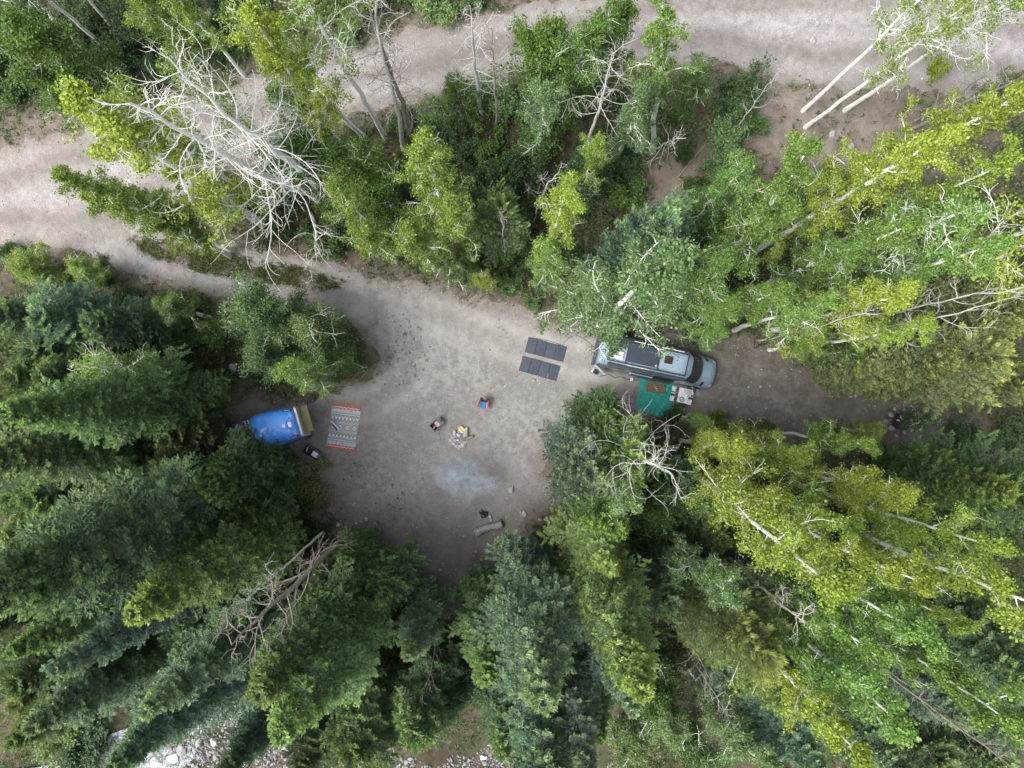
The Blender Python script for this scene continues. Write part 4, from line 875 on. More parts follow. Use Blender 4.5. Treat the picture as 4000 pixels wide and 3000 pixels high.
M_BLUE = mat('faded_blue_paint', (.045, .20, .60), .36, .13, 1.1, spec=.5, coat=.25); M_BLUED = mat('dark_blue_paint', (.018, .07, .28), .5, .1)
M_CREAM = mat('cream_paint', (.58, .60, .55), .5, .1); M_OLIVE = mat('olive_canvas', (.155, .145, .075), .85, .15, 4, bump=.2)

# ------------------------------------------------------------------ blue grey camper van
def interp(xs, ys, x): return float(np.interp(x, xs, ys))
class Hull:
    """body skin: height and half width along the length, superelliptic cross-section"""
    def __init__(s, xs, top, hw, bot, n=5., tum=.14, n2=None):
        s.xs, s.t, s.w, s.b, s.n, s.tum = xs, top, hw, bot, n, tum; s.ns = n2 if n2 is not None else [n] * len(xs)
    def pt(s, x, a, off=0.):
        t = interp(s.xs, s.t, x); w_ = interp(s.xs, s.w, x); b = interp(s.xs, s.b, x); n_ = interp(s.xs, s.ns, x)
        c, q = math.cos(a), math.sin(a); e = 2 / n_
        yy = math.copysign(abs(c) ** e, c); zz = abs(q) ** e
        z = b + (t - b) * zz
        return Vector((x, yy * w_ * (1 - s.tum * zz ** 2), z))
    def nrm(s, x, a):
        d = 1e-3; pa = s.pt(x, a + d) - s.pt(x, a - d); pxx = s.pt(x + d * 5, a) - s.pt(x - d * 5, a)
        nn = pa.cross(pxx); nn.normalize()
        return nn
    def skin(s, mb, x0, x1, nx=40, na=40, a0=0., a1=math.pi, off=0.):
        V = []; F = []
        for i in range(nx + 1):
            x = x0 + (x1 - x0) * i / nx
            for j in range(na + 1):
                a = a0 + (a1 - a0) * j / na
                p = s.pt(x, a)
                if off: p = p + s.nrm(x, min(max(a, .02), math.pi - .02)) * off
                V.append(p)
        m = na + 1
        for i in range(nx):
            for j in range(na): F.append((i * m + j, i * m + j + 1, (i + 1) * m + j + 1, (i + 1) * m + j))
        mb.raw(V, F); return V, m
def capped(h, x0, x1, nx, na):
    mb = MB(); V, m = h.skin(mb, x0, x1, nx, na)
    vs = list(mb.bm.verts)
    mb.bm.faces.new([vs[j] for j in range(m)]); mb.bm.faces.new([vs[-1 - j] for j in range(m)])
    for i in range(nx): mb.bm.faces.new([vs[i * m], vs[(i + 1) * m], vs[(i + 2) * m - 1], vs[(i + 1) * m - 1]])
    return mb
def patch(h, x0, x1, a0, a1, off, nx=12, na=12, skew=0., round_=.0):
    """a skin patch lying just proud of the hull; skew shifts x with distance from the centre line"""
    V = []; F = []
    for i in range(nx + 1):
        for j in range(na + 1):
            a = a0 + (a1 - a0) * j / na; cc = abs(math.cos(a))
            u = i / nx; v_ = abs(2 * j / na - 1)
            rr = round_ * max(0, v_ - .8) / .2
            x = x0 + rr * .5 + (x1 - x0 - rr) * u - skew * cc ** 2
            V.append(h.pt(x, a) + h.nrm(x, a) * off)
    m = na + 1
    for i in range(nx):
        for j in range(na): F.append((i * m + j, i * m + j + 1, (i + 1) * m + j + 1, (i + 1) * m + j))
    return MB().raw(V, F)
def thick(o, t):
    md = o.modifiers.new('thick', 'SOLIDIFY'); md.thickness = t; md.offset = 1; return o
vt = empty('camper_van', (4.68, 2.59, 0), R(-12.2), 'long blue grey camper van parked on the dirt track with its side door open', 'van'); vt.location.z = gz(7.5, 2.) + .03
vh = Hull([0, .06, .25, 1.5, 4.6, 4.95, 5.35, 5.75, 6.0, 6.3, 6.6, 6.82, 6.93, 6.97],
          [2.55, 2.66, 2.70, 2.72, 2.70, 2.60, 2.30, 1.86, 1.58, 1.40, 1.22, 1.02, .80, .68],
          [.93, .97, .99, 1.0, 1.0, .99, .98, .96, .95, .94, .90, .80, .66, .52],
          [.48, .42, .40, .38, .38, .38, .38, .38, .38, .36, .34, .34, .36, .40], 5., .17, [5.5, 5.5, 5.5, 5.5, 5, 4.6, 4.2, 4., 3.6, 3.2, 2.9, 2.6, 2.4, 2.2])
capped(vh, 0, 6.97, 90, 48).build('body', M_VAN, vt, True)
patch(vh, 5.16, 5.93, R(28), R(152), .006, 14, 24, skew=.42, round_=.12).build('windshield', M_GLASS, vt, True)
fr = MB(); fr.box((.05, .03, .012), (5.14, 0, 2.56)); fr.build('roof_antenna', M_BLACK, vt)
for s_ in (R(40), R(140)): patch(vh, 6.18 if s_ < 1.5 else 6.18, 6.36, s_ - R(14), s_ + R(14), .006, 6, 8, skew=.2).build('bonnet_vent', M_BLACK, vt, True)
for s_ in (1, -1):
    a0, a1 = (R(14), R(24)) if s_ > 0 else (R(156), R(166))
    patch(vh, 5.0, 5.72, a0, a1, .006, 8, 4).build('side_window', M_GLASS, vt, True)
    mm = MB(); mm.box((.12, .30, .24), (5.78, s_ * 1.17, 1.55), bev=.035).box((.06, .2, .06), (5.72, s_ * 1.0, 1.5)); mm.build('mirror', M_BLACK, vt)
    patch(vh, 6.62, 6.86, R(20) if s_ > 0 else R(140), R(40) if s_ > 0 else R(160), .006, 5, 5).build('headlight', M_WHITE, vt, True)
for x_ in (1.25, 5.95):
    for s_ in (1, -1):
        wb = MB(); wb.cyl(.36, .36, .25, (x_, s_ * .86, .36), 28, rx=R(90)); wo = wb.build('wheel', M_RUBBER, vt)
        MB().cyl(.2, .2, .03, (x_, s_ * .995, .36), 20, rx=R(90)).build('rim', M_CHROME, wo)
bp = MB(); bp.box((.22, 1.9, .22), (-.08, 0, .5), bev=.05); bp.build('bumper', M_DKGREY, vt)
# lower body strip along the visible side, dark side windows and the open side door
for (x0, x1, a0, a1, m_, nm) in ((.35, 1.65, 157, 168, M_GLASS, 'side_window'), (3.28, 4.5, 154, 177, M_BLACK, 'door_opening_shade'), (1.8, 3.15, 10, 23, M_GLASS, 'side_window'), (3.5, 4.7, 10, 23, M_GLASS, 'side_window')):
    patch(vh, x0, x1, R(a0), R(a1), .006 if nm != 'door_opening_shade' else .008, 10, 8).build(nm, m_, vt, True)  # the doorway is a black patch painting the dark interior onto the hull
sill = MB(); sill.box((1.3, .16, .05), (3.9, -1.02, .45), bev=.01); sill.build('door_step', M_DKGREY, vt)
dr = patch(vh, 1.85, 3.2, R(152), R(177.5), .13, 12, 12).build('side_door', M_VAN, vt, True); thick(dr, .05)
dw = patch(vh, 2.0, 3.05, R(156), R(168), .19, 8, 6).build('window', M_GLASS, dr, True)
MB().box((1.6, .03, .06), (2.3, -1.035, 1.25)).build('door_rail', M_DKGREY, vt)
rk = MB()
zr = 2.80
def railbar(p, q, wd=.055, ht=.06): 
    d = Vector(q) - Vector(p); rk.box((d.length + wd, wd, ht), (Vector(p) + Vector(q)) / 2, rz=math.atan2(d.y, d.x), bev=.01)
railbar((.42, -.60, zr), (4.78, -.60, zr)); railbar((.42, .60, zr), (4.78, .60, zr)); railbar((.42, -.60, zr - .004), (.42, .60, zr - .004)); railbar((4.78, -.60, zr - .004), (4.78, .60, zr - .004)); railbar((1.42, -.58, zr - .008), (1.42, .58, zr - .008)); railbar((3.2, -.58, zr - .008), (3.2, .58, zr - .008))
for x_ in (.7, 2.2, 3.2, 4.5):
    for s_ in (-.6, .6): rk.box((.08, .06, .14), (x_, s_, 2.73))
rk.build('roof_rack', M_BLACK, vt)
aw = MB(); aw.box((4.3, .16, .14), (2.62, -.80, 2.62), bev=.04).box((4.3, .02, .05), (2.62, -.887, 2.585)); aw.build('awning', M_DKGREY, vt)
for x_ in (2.0, 2.72, 3.55, 4.2): MB().box((.62, .035, .03), (x_, .70 if x_ > 3 else .70, 2.745), bev=.01).build('light_bar', M_WHITE, vt)
for x_ in (1.85, 2.5): MB().box((.60, .03, .03), (x_, -.675, 2.735), bev=.01).build('light_bar', M_WHITE, vt)
sp = MB(); sp.box((1.72, 1.06, .03), (2.32, .04, 2.83), bev=.008); spo = sp.build('solar_panel', M_SOL, vt)
gl = MB()
for i in range(4): gl.box((.006, 1.0, .002), (1.78 + i * .36, .04, 2.847))
gl.build('cell_line', M_DKGREY, spo)
MB().box((.09, .05, .03), (3.12, -.47, 2.85), rz=.3, bev=.008).build('red_clamp', M_RED, vt)
MB().box((.12, .10, .012), (3.10, -.38, 2.852), rz=.6).build('bracket', M_CHROME, vt)
fv = MB(); fv.box((.50, .42, .10), (.98, -.24, 2.80), bev=.03); fvo = fv.build('roof_fan', M_WHITE, vt)
sq = MB()
for i in range(9):
    a = i * .7; c0 = np.array([.84 + .035 * i, -.22 + .06 * math.sin(i * 2.1), 2.853]); tt = np.linspace(0, 1, 6)
    sq.tube(np.stack([c0[0] + .05 * np.cos(a + tt * 3), c0[1] + .05 * np.sin(a + tt * 3.), 0 * tt + c0[2]], -1), [.002, .009, .012, .012, .008, .002], 4)
sq.build('black_leaf_print', M_BLACK, fvo)
MB().box((.42, .40, .11), (1.08, .34, 2.79), bev=.05).build('roof_vent', M_BLACK, vt)
MB().box((.50, .50, .012), (3.72, .08, 2.715), rz=.03, bev=.004).build('vent_flange', M_TAN, vt)
MB().box((.44, .42, .12), (3.72, .08, 2.78), bev=.05).build('roof_vent', M_BLACK, vt)
for (x_, y_) in ((4.22, .36), (4.20, .18), (.62, .3)): MB().cyl(.035, .03, .06, (x_, y_, 2.75), 12).build('cable_gland', M_BLACK, vt)
MB().tube([(3.35, .52, 2.76), (3.7, .5, 2.77), (4.2, .38, 2.76)], .012, 5).build('roof_cable', M_TAN, vt)
rb = MB()
for i in range(7):
    y_ = -.45 + i * .15
    rb.box((1.25 if abs(y_ - .08) > .25 else .45, .035, .012), (4.05 if abs(y_ - .08) > .25 else 4.45, y_, 2.722), bev=.004)
rb.build('roof_rib', M_VAN, vt)
# rear doors swung open
rd = MB(); rd.box((.80, .055, 1.95), (0, 0, 0), bev=.02); ro = rd.build('rear_door', M_VAN, vt); ro.location = (.17, -1.22, 1.5); ro.rotation_euler = (0, 0, R(-32))
MB().box((.78, .012, 1.90), (0, .036, 0), bev=.004).build('door_lining', M_WHITE, ro)
rd = MB(); rd.box((.80, .055, 1.95), (0, 0, 0), bev=.02); ro2 = rd.build('rear_door', M_VAN, vt); ro2.location = (-.36, .95, 1.5); ro2.rotation_euler = (0, 0, R(172))
bgm = MB(); bgm.box((.34, .20, .42), (0, 0, 0), bev=.07).box((.2, .06, .26), (0, -.11, -.04), bev=.03); bgo = bgm.build('backpack', mat('black_nylon', (.012, .012, .014), .7, .2), None)
vm = Matrix.Translation(vt.location) @ Matrix.Rotation(R(-12.2), 4, 'Z')
def vloc(x, y, z): return vm @ Vector((x, y, z))
bgo.location = vloc(.02, -1.36, 2.15); bgo.rotation_euler = (0, 0, R(-44)); tag(bgo, 'black bag with red trim hanging on the open rear door of the van', 'bag')
MB().box((.05, .03, .30), (.05, -.125, .0), bev=.01).build('red_strap', M_RED, bgo)
MB().cyl(.045, .045, .1, (-.2, -.03, .12), 12).cyl(.045, .045, .1, (-.2, -.14, .02), 12).build('white_bottle', M_WHITE, bgo)
cb = MB(); tt = np.linspace(0, 1, 30); A0 = np.array(vloc(.9, -.98, .7)); pts = []
CP = [(2310,1418,1.6),(2312,1440,.5),(2345,1462,.3),(2378,1462,.02),(2400,1472,.02),(2425,1470,.02),(2450,1480,.02),(2500,1487,.03)]
def path(cp, n_=40, zoff=0.):
    Q = np.array([[*at(p[0], p[1], p[2])[:2], p[2]] for p in cp]); t_ = np.linspace(0, len(Q) - 1, n_)
    # catmull-rom
    out = []
    for u in t_:
        i = min(int(u), len(Q) - 2); f = u - i; p0 = Q[max(i - 1, 0)]; p1 = Q[i]; p2 = Q[i + 1]; p3 = Q[min(i + 2, len(Q) - 1)]
        out.append(.5 * ((2 * p1) + (-p0 + p2) * f + (2 * p0 - 5 * p1 + 4 * p2 - p3) * f * f + (-p0 + 3 * p1 - 3 * p2 + p3) * f ** 3))
    return np.array(out) + [0, 0, zoff]
def gpath(cp, n_=40, r=.012):
    P = path([(a, b, 0.) for a, b in cp], n_); P[:, 2] = [gz(x, y) + .028 + r for x, y in P[:, :2]]; return P
tag(MB().tube(gpath([(2345,1470),(2378,1464),(2400,1474),(2425,1472),(2452,1481),(2500,1486),(2540,1492)]), .014).build('power_cable', M_BLACK, None, True), 'black cable lying on the dirt along the open side of the van', 'cable')
wb_ = link('white_bag', rockmesh(.16, .13, .11, 5, 3, .3, .9), mat('white_paper', (.74, .74, .76), .7, .12, 9)); X_ = ground(2468, 1482); wb_.location = (X_[0], X_[1], gz(X_[0], X_[1]) + .10)
tag(wb_, 'crumpled white bag on the dirt beside the van side door', 'bag')

# ------------------------------------------------------------------ folding solar panels
def foldsolar(corners, label):
    c = [Vector(at(px, py, .03)[:2]) for px, py in corners]       # tl tr br bl
    ctr = sum(c, Vector((0, 0))) / 4; ux = ((c[1] - c[0]) + (c[2] - c[3])) / 2; uy = ((c[0] - c[3]) + (c[1] - c[2])) / 2
    L = ux.length; W = uy.length; ang = math.atan2(ux.y, ux.x)
    o = empty('folding_solar_panel', (ctr.x, ctr.y, gz(ctr.x, ctr.y) + .03), ang, label, 'solar panel', 'folding solar panels on the dirt')
    pw = L / 4
    for i in range(4):
        x = -L / 2 + pw * (i + .5)
        p = MB().box((pw - .035, W, .018), (x, (i % 2) * .012, .022 + .004 * (i % 2)), ry=R(1.4 if i % 2 else -1.4), bev=.006).build('panel', M_SOLD, o)
        q = MB()
        for k in range(1, 6): q.box((pw - .06, .004, .002), (x, -W / 2 + k * W / 6, .0355 + .004 * (i % 2)), ry=R(1.4 if i % 2 else -1.4))
        q.box((.004, W - .04, .002), (x, 0, .0355 + .004 * (i % 2)), ry=R(1.4 if i % 2 else -1.4)); q.build('cell_lines', M_DKGREY, p)
    MB().box((L, W * .98, .010), (0, 0, .006), bev=.003).build('canvas_backing', M_BLACK, o)
    cp_ = mat('copper_eyelet', (.75, .42, .30), .4, .05, metal=.3)
    g = MB()
    for i in range(8):
        x = -L / 2 + pw * (i // 2 + (.25 if i % 2 else .75)); y = (-1) * (W / 2 + .02)
        g.cyl(.02, .02, .02, (x, y, .02), 10)
    for i in range(3): g.cyl(.018, .018, .02, (-L / 4 + i * L / 4, W / 2 + .02, .02), 10)
    g.build('eyelets', cp_, o)
    return o
foldsolar([(2064,1316),(2214,1356),(2199,1415),(2050,1376)], 'upper one of two dark folding solar panels lying on the dirt behind the van')
foldsolar([(2041,1388),(2191,1431),(2172,1490),(2025,1448)], 'lower one of two dark folding solar panels, nearer the camping chair')
tag(MB().tube(gpath([(2075,1319),(2110,1325),(2150,1334),(2185,1345),(2196,1350),(2205,1338),(2222,1322),(2250,1310),(2290,1330),(2320,1360),(2335,1400)], 60), .012).build('solar_cable', M_BLACK, None, True), 'thin black lead running from the solar panels to the rear of the van', 'cable')

# ------------------------------------------------------------------ tarp, mat, shoes, picnic table
TZ = .05
def clothmesh(name, cor, nx, ny, amp, z0, m, seed=0):
    c = [np.array(at(*p, z0)[:2]) for p in cor]; V = []; F = []; r_ = np.random.default_rng(seed); ph = r_.uniform(0, 6, 12)
    for j in range(ny + 1):
        for i in range(nx + 1):
            u, v_ = i / nx, j / ny; p = (c[0] * (1 - u) + c[1] * u) * (1 - v_) + (c[3] * (1 - u) + c[2] * u) * v_
            x, y = p
            wz = abs(math.sin(x * 5 + y * 9 + ph[0] + 1.4 * math.sin(y * 3 + ph[1]))) ** 3 * .6 + abs(math.sin(x * 8 - y * 4 + ph[2] + math.sin(x * 4))) ** 4 * .5 + .3 * math.sin(x * 2.3 + ph[3]) + .12 * math.sin(x * 23 + y * 17)
            V.append((x, y, gz(x, y) + z0 + amp * wz))
    for j in range(ny):
        for i in range(nx): a = j * (nx + 1) + i; F.append((a, a + nx + 1, a + nx + 2, a + 1))
    return V, F
V, F = clothmesh('tarp', [(2502,1468),(2640,1497),(2608,1640),(2484,1600)], 70, 60, .030, .05, None, 3)
tarp = MB().raw(V, F).build('ground_tarp', mat('turquoise_tarp', (.012, .37, .31), .38, .1, 4, spec=.5), None, True); thick(tarp, .004); tag(tarp, 'wrinkled turquoise tarp spread on the ground at the open side of the van', 'tarp')
e0 = [at(2502,1468,.07), at(2484,1600,.07)]
MB().tube([(p[0] - .01, p[1], gz(p[0], p[1]) + .075) for p in e0], .02, 5).build('grey_hem', mat('grey_hem', (.35, .37, .37), .8), tarp)
V, F = clothmesh('mat', [(2527,1488),(2602,1503),(2598,1540),(2522,1528)], 20, 12, .004, .105, None, 5)
dm_ = MB().raw(V, F).build('doormat', mat('brown_coir', (.235, .170, .090), .95, .25, 30, bump=.4), None, True); thick(dm_, .02); tag(dm_, 'brown rectangular mat lying on the turquoise tarp', 'mat')
def shoe(px, py, ang, label):
    x, y, _ = at(px, py, .1); o = empty('shoe', (x, y, gz(x, y) + .135), ang, label, 'shoe', 'pair of sandals on the mat')
    s = MB(); n_ = 14; V = []
    for zz in (0, .03):
        for i in range(n_ * 2):
            a = i * math.pi / n_; yy = math.sin(a) * (.055 + .012 * math.cos(a)); V.append((.15 * math.cos(a), yy, zz))
    m_ = n_ * 2; F = [tuple(range(m_)), tuple(range(m_, 2 * m_))] + [(i, (i + 1) % m_, m_ + (i + 1) % m_, m_ + i) for i in range(m_)]
    s.raw(V, F).build('sole', mat('grey_beige_foam', (.50, .47, .41), .8, .1), o)
    u = MB()
    for xc in (.05, -.07):
        t_ = np.linspace(0, math.pi, 9); u.tube(np.stack([xc + 0 * t_, np.cos(t_) * .055, .03 + np.sin(t_) * .05], -1), .018, 6)
    u.build('strap', mat('dark_grey_strap', (.10, .095, .09), .8, .1), o); return o
shoe(2559, 1513, R(-66), 'left sandal of the pair on the brown mat'); shoe(2566, 1519, R(-80), 'right sandal of the pair on the brown mat, a little lower')
pt_ = empty('picnic_table', (*at(2672, 1546, .6)[:2], 0), R(-12.5), 'white folding picnic table with attached seats beside the front door of the van', 'table'); pt_.location.z = gz(pt_.location.x, pt_.location.y) + .03
MB().box((.60, .86, .04), (-.06, .0, .62), bev=.018).build('table_top', M_WHITE, pt_)
MB().box((.36, .004, .004), (-.06, 0, .643)).build('fold_line', M_DKGREY, pt_)
M_SEATD = mat('dark_teal_panel', (.02, .05, .055), .5, .1)
for sx in (-.62, .42):
    for sy in (-.29, .29):
        sb = MB().box((.25, .31, .035), (sx, sy, .42), bev=.03).build('seat', M_WHITE, pt_)
        g = MB()
        for k in range(5): g.box((.19, .008, .003), (sx, sy - .10 + k * .05, .4395))
        g.build('seat_ribs', mat('pale_grey_plastic', (.55, .56, .57), .5), sb)
    MB().box((.24, .24, .03), (sx, 0, .405)).build('folding_panel', M_SEATD, pt_)
    MB().box((.25, .055, .02), (sx, .03, .43)).build('hinge_bar', M_WHITE, pt_)
lg = MB()
for sx in (-.5, .32):
    for sy in (-.36, .36): lg.box((.03, .03, .62), (sx * .75, sy, .30)).box((.03, .03, .40), (sx * 1.2, sy, .20))
for sy in (-.1, .1): lg.box((1.1, .025, .025), (-.1, sy, .38))
lg.build('legs', M_CHROME, pt_)
tz = pt_.location.z + .642; tm = Matrix.Translation(pt_.location) @ Matrix.Rotation(R(-12.5), 4, 'Z')
def onT(x, y): p = tm @ Vector((x, y, 0)); return (p.x, p.y, tz)
st = empty('camp_stove', onT(.08, .30), R(-12), 'small white camping stove at the van end of the picnic table', 'stove')
MB().box((.34, .26, .07), (0, 0, .036), bev=.02).build('stove_body', mat('off_white_enamel', (.68, .68, .69), .35, .05), st); MB().torus(.06, .006, (.05, 0, .078)).torus(.09, .005, (.05, 0, .078)).build('burner', M_DKGREY, st)
MB().cyl(.02, .02, .02, (-.12, -.05, .08), 12).cyl(.02, .02, .02, (-.12, .05, .08), 12).build('knobs', M_DKGREY, st)
po = empty('cooking_pot', onT(.16, .06), 0., 'steel cooking pot with a glass lid on the picnic table', 'pot')
MB().cyl(.13, .135, .12, (0, 0, .062), 32).build('pot_body', M_CHROME, po, False); MB().cyl(.125, .05, .03, (0, 0, .138), 28).build('lid', mat('glass_lid', (.55, .58, .60), .12, .05, spec=.8), po); MB().cyl(.022, .03, .03, (0, 0, .165), 14).build('lid_knob', M_BLACK, po)
MB().box((.05, .09, .014), (-.16, 0, .1), bev=.004).box((.05, .09, .014), (.16, 0, .1), bev=.004).build('handle', M_CHROME, po)
pa = empty('frying_pan', onT(-.10, -.22), R(150), 'dark round frying pan holding pale food at the lower end of the picnic table', 'pan')
MB().torus(.125, .016, (0, 0, .03)).cyl(.125, .125, .012, (0, 0, .010), 28).build('pan_body', M_BLACK, pa); MB().cyl(.105, .10, .012, (0, 0, .024), 24).build('food', mat('pale_batter', (.62, .58, .50), .7, .12, 20), pa); MB().box((.20, .025, .014), (.22, 0, .035), bev=.005).build('handle', M_BLACK, pa)
MB().box((.16, .02, .008), (-.02, .03, .035), rz=1.1).build('spatula', M_DKGREY, pa)
cu = empty('steel_cup', onT(-.18, .12), 0, 'small steel cup on the picnic table left of the pot', 'cup'); MB().cyl(.035, .04, .07, (0, 0, .036), 16, cap=False).cyl(.034, .034, .004, (0, 0, .006), 16).build('cup_body', M_CHROME, cu); MB().tube([(.04, 0, .06), (.065, 0, .05), (.065, 0, .03), (.04, 0, .02)], .005, 5).build('handle', M_CHROME, cu)
ut = MB()
for i, (x, y, a) in enumerate(((.10, -.20, .9), (.14, -.17, .6))):
    ut.box((.15, .012, .005), (0 + .03 * i, .02 * i, .006), rz=a); ut.cyl(.02, .02, .005, (.075 * math.cos(a) + .03 * i, .075 * math.sin(a) + .02 * i, .006), 10)
uo = ut.build('spoons', M_CHROME); uo.location = onT(.10, -.24); tag(uo, 'two steel spoons on the picnic table right of the frying pan', 'cutlery')
rock(2726, 1538, .16, .13, .05, 31, M_ROCK, 'flat grey stone on the ground right of the picnic table')
sf = MB(); sf.box((.3, .22, .12), (0, 0, .06), bev=.04).box((.2, .12, .06), (.12, .12, .04), bev=.02, rz=.5); so_ = sf.build('red_stuff_sack', mat('red_fabric', (.62, .05, .03), .7, .15)); X_ = ground(2347, 1262); so_.location = (X_[0], X_[1], gz(X_[0], X_[1]) + .03); so_.rotation_euler = (0, 0, .5); tag(so_, 'red sack on the ground under the tree behind the van', 'sack')

# ------------------------------------------------------------------ camping chair
X_ = ground(1890, 1575); ch = empty('camping_chair', (X_[0], X_[1], gz(X_[0], X_[1]) + .03), R(-102 + 90 - 5), 'low camping chair with blue seat, coral sides and dark backrest, facing down', 'chair')
def quad4(P, th=.012): 
    mb = MB(); n_ = 8; P = [Vector(p) for p in P]; V = []; F = []
    for j in range(n_ + 1):
        for i in range(n_ + 1):
            u, v_ = i / n_, j / n_; p = (P[0] * (1 - u) + P[1] * u) * (1 - v_) + (P[3] * (1 - u) + P[2] * u) * v_; p.z -= .06 * math.sin(math.pi * u) * (1 - v_ * .3); V.append(p)
    for j in range(n_):
        for i in range(n_): a = j * (n_ + 1) + i; F.append((a, a + 1, a + n_ + 2, a + n_ + 1))
    return mb.raw(V, F)
M_SEAT = mat('blue_fabric', (.010, .20, .36), .7, .15, 12); M_COR = mat('coral_fabric', (.72, .13, .12), .7, .08); M_BACK = mat('dark_purple_fabric', (.035, .025, .05), .8, .2)
thick(quad4([(-.24, -.30, .40), (.20, -.30, .40), (.15, .10, .30), (-.15, .10, .30)]).build('seat', M_SEAT, ch, True), .01)
thick(quad4([(-.15, .10, .30), (.15, .10, .30), (.23, .30, .72), (-.23, .30, .72)]).build('backrest', M_BACK, ch, True), .01)
MB().box((.13, .10, .012), (0, .27, .655), rx=R(60)).build('logo_patch', mat('grey_blue_patch', (.22, .32, .38), .7), ch)
for s_ in (-1, 1): thick(quad4([(s_ * .24, -.31, .41), (s_ * .30, -.29, .46), (s_ * .25, .28, .62), (s_ * .15, .10, .30)]).build('side_panel', M_COR, ch, True), .01)
MB().tube([(-.24, -.31, .41), (0, -.315, .37), (.22, -.31, .41)], .012, 5).build('seat_piping', M_COR, ch)
cf = MB()
for s_ in (-1, 1): cf.tube([(s_ * .24, .30, .74), (s_ * .1, .0, .18), (s_ * .26, -.26, .0)], .010, 6).tube([(s_ * .26, -.30, .42), (s_ * .1, .0, .18), (s_ * .26, .26, .0)], .010, 6)
cf.tube([(-.1, 0, .18), (.1, 0, .18)], .012, 6); cf.build('frame', M_DKGREY, ch, True)

# ------------------------------------------------------------------ crates
def crate(px, py, ang, L, W, H, label, wall=.022):
    X = ground(px, py); o = empty('storage_crate', (X[0], X[1], gz(X[0], X[1]) + .03), ang, label, 'crate')
    b = MB(); b.box((L, W, .02), (0, 0, .012))
    for s_ in (-1, 1): b.box((L, wall, H), (0, s_ * (W / 2 - wall / 2), H / 2 + .002), bev=.006).box((wall, W - 2 * wall, H), (s_ * (L / 2 - wall / 2), 0, H / 2 + .002), bev=.006)
    b.build('bin', M_BLACK, o)
    r_ = MB()
    for s_ in (-1, 1): r_.box((L + .06, .045, .03), (0, s_ * (W / 2 + .004), H + .012), bev=.01).box((.05, W - .04, .03), (s_ * (L / 2 + .004), 0, H + .012), bev=.01)
    r_.build('rim', mat('worn_grey_plastic', (.10, .105, .115), .5, .2), o); return o
c1 = crate(1709, 1656, R(42), .74, .46, .36, 'black open crate holding red and white things beside the smoking fire ring')
MB().box((.10, .40, .02), (.36, 0, .40), bev=.01).box((.24, .42, .02), (.25, 0, .365), bev=.01).build('lid', mat('worn_grey_plastic', (.10, .105, .115), .5, .2), c1)
hx = MB().box((.10, .20, .015), (.33, 0, .42), bev=.01).build('handle', M_BLACK, c1)
def put(o, parent_o, p, label, cat):
    M = Matrix.Translation(parent_o.location) @ Matrix.Rotation(parent_o.rotation_euler.z, 4, 'Z'); o.location = M @ Vector(p); o.rotation_euler = (0, 0, parent_o.rotation_euler.z); return tag(o, label, cat)
put(MB().box((.24, .34, .20), (0, 0, .10), bev=.02).build('wood_chip_bag', mat('speckled_pink_grey', (.45, .36, .33), .9, .35, 40)), c1, (.02, 0, .024), 'speckled brown bag inside the black crate by the fire', 'bag')
put(MB().box((.26, .32, .20), (0, 0, .1), bev=.06).build('black_pouch', mat('black_nylon', (.012, .012, .014), .7, .2)), c1, (-.22, 0, .024), 'black pouch in the lower end of the crate by the fire', 'pouch')
put(MB().box((.16, .05, .05), (0, 0, .026), bev=.02).build('torch', mat('orange_red_plastic', (.72, .12, .06), .5, .1)), c1, (-.20, -.02, .228), 'orange red torch on the black pouch in the crate', 'torch')
put(MB().cyl(.035, .035, .05, (0, 0, .026), 16).build('white_cap', M_WHITE), c1, (-.29, -.06, .222), 'white round cap on the black pouch in the crate', 'tin')  # the small white cap, drawn as a short cylinder
c2 = crate(1225, 1766, R(-32), 1.02, .52, .38, 'long black crate on the ground at the rear corner of the blue vehicle')
jg = empty('water_jug', (0, 0, 0)); put(jg, c2, (.20, 0, .024), 'cloudy white water jug standing in the long black crate', 'jug')
MB().box((.36, .32, .34), (0, 0, .17), bev=.06).build('jug_body', mat('cloudy_plastic', (.60, .66, .74), .35, .1, 5), jg); MB().cyl(.04, .04, .05, (.08, 0, .36), 14).build('cap', M_WHITE, jg); MB().box((.18, .03, .03), (-.05, .0, .37), bev=.01).build('handle', M_WHITE, jg)
put(MB().box((.14, .30, .26), (0, 0, .13), bev=.04).build('grey_pouch', mat('mauve_grey', (.26, .23, .30), .7, .15)), c2, (.415, 0, .024), 'mauve grey pouch at the end of the long black crate', 'pouch')
put(MB().box((.05, .26, .03), (0, 0, .015), bev=.01).build('white_tube', mat('cream_plastic', (.70, .68, .60), .5)), c2, (-.36, 0, .19), 'cream coloured rod lying across the long black crate', 'rod').rotation_euler.z += .3
put(MB().box((.52, .40, .16), (0, 0, .08), bev=.04).build('black_bundle', mat('black_nylon', (.012, .012, .014), .7, .2)), c2, (-.22, 0, .024), 'black bundle filling the left end of the long black crate', 'bundle')

# ------------------------------------------------------------------ blue vehicle
bv = empty('blue_camper', (0, 0, 0), 0, 'old bright blue camper with a wide high top roof under the trees at left', 'vehicle')
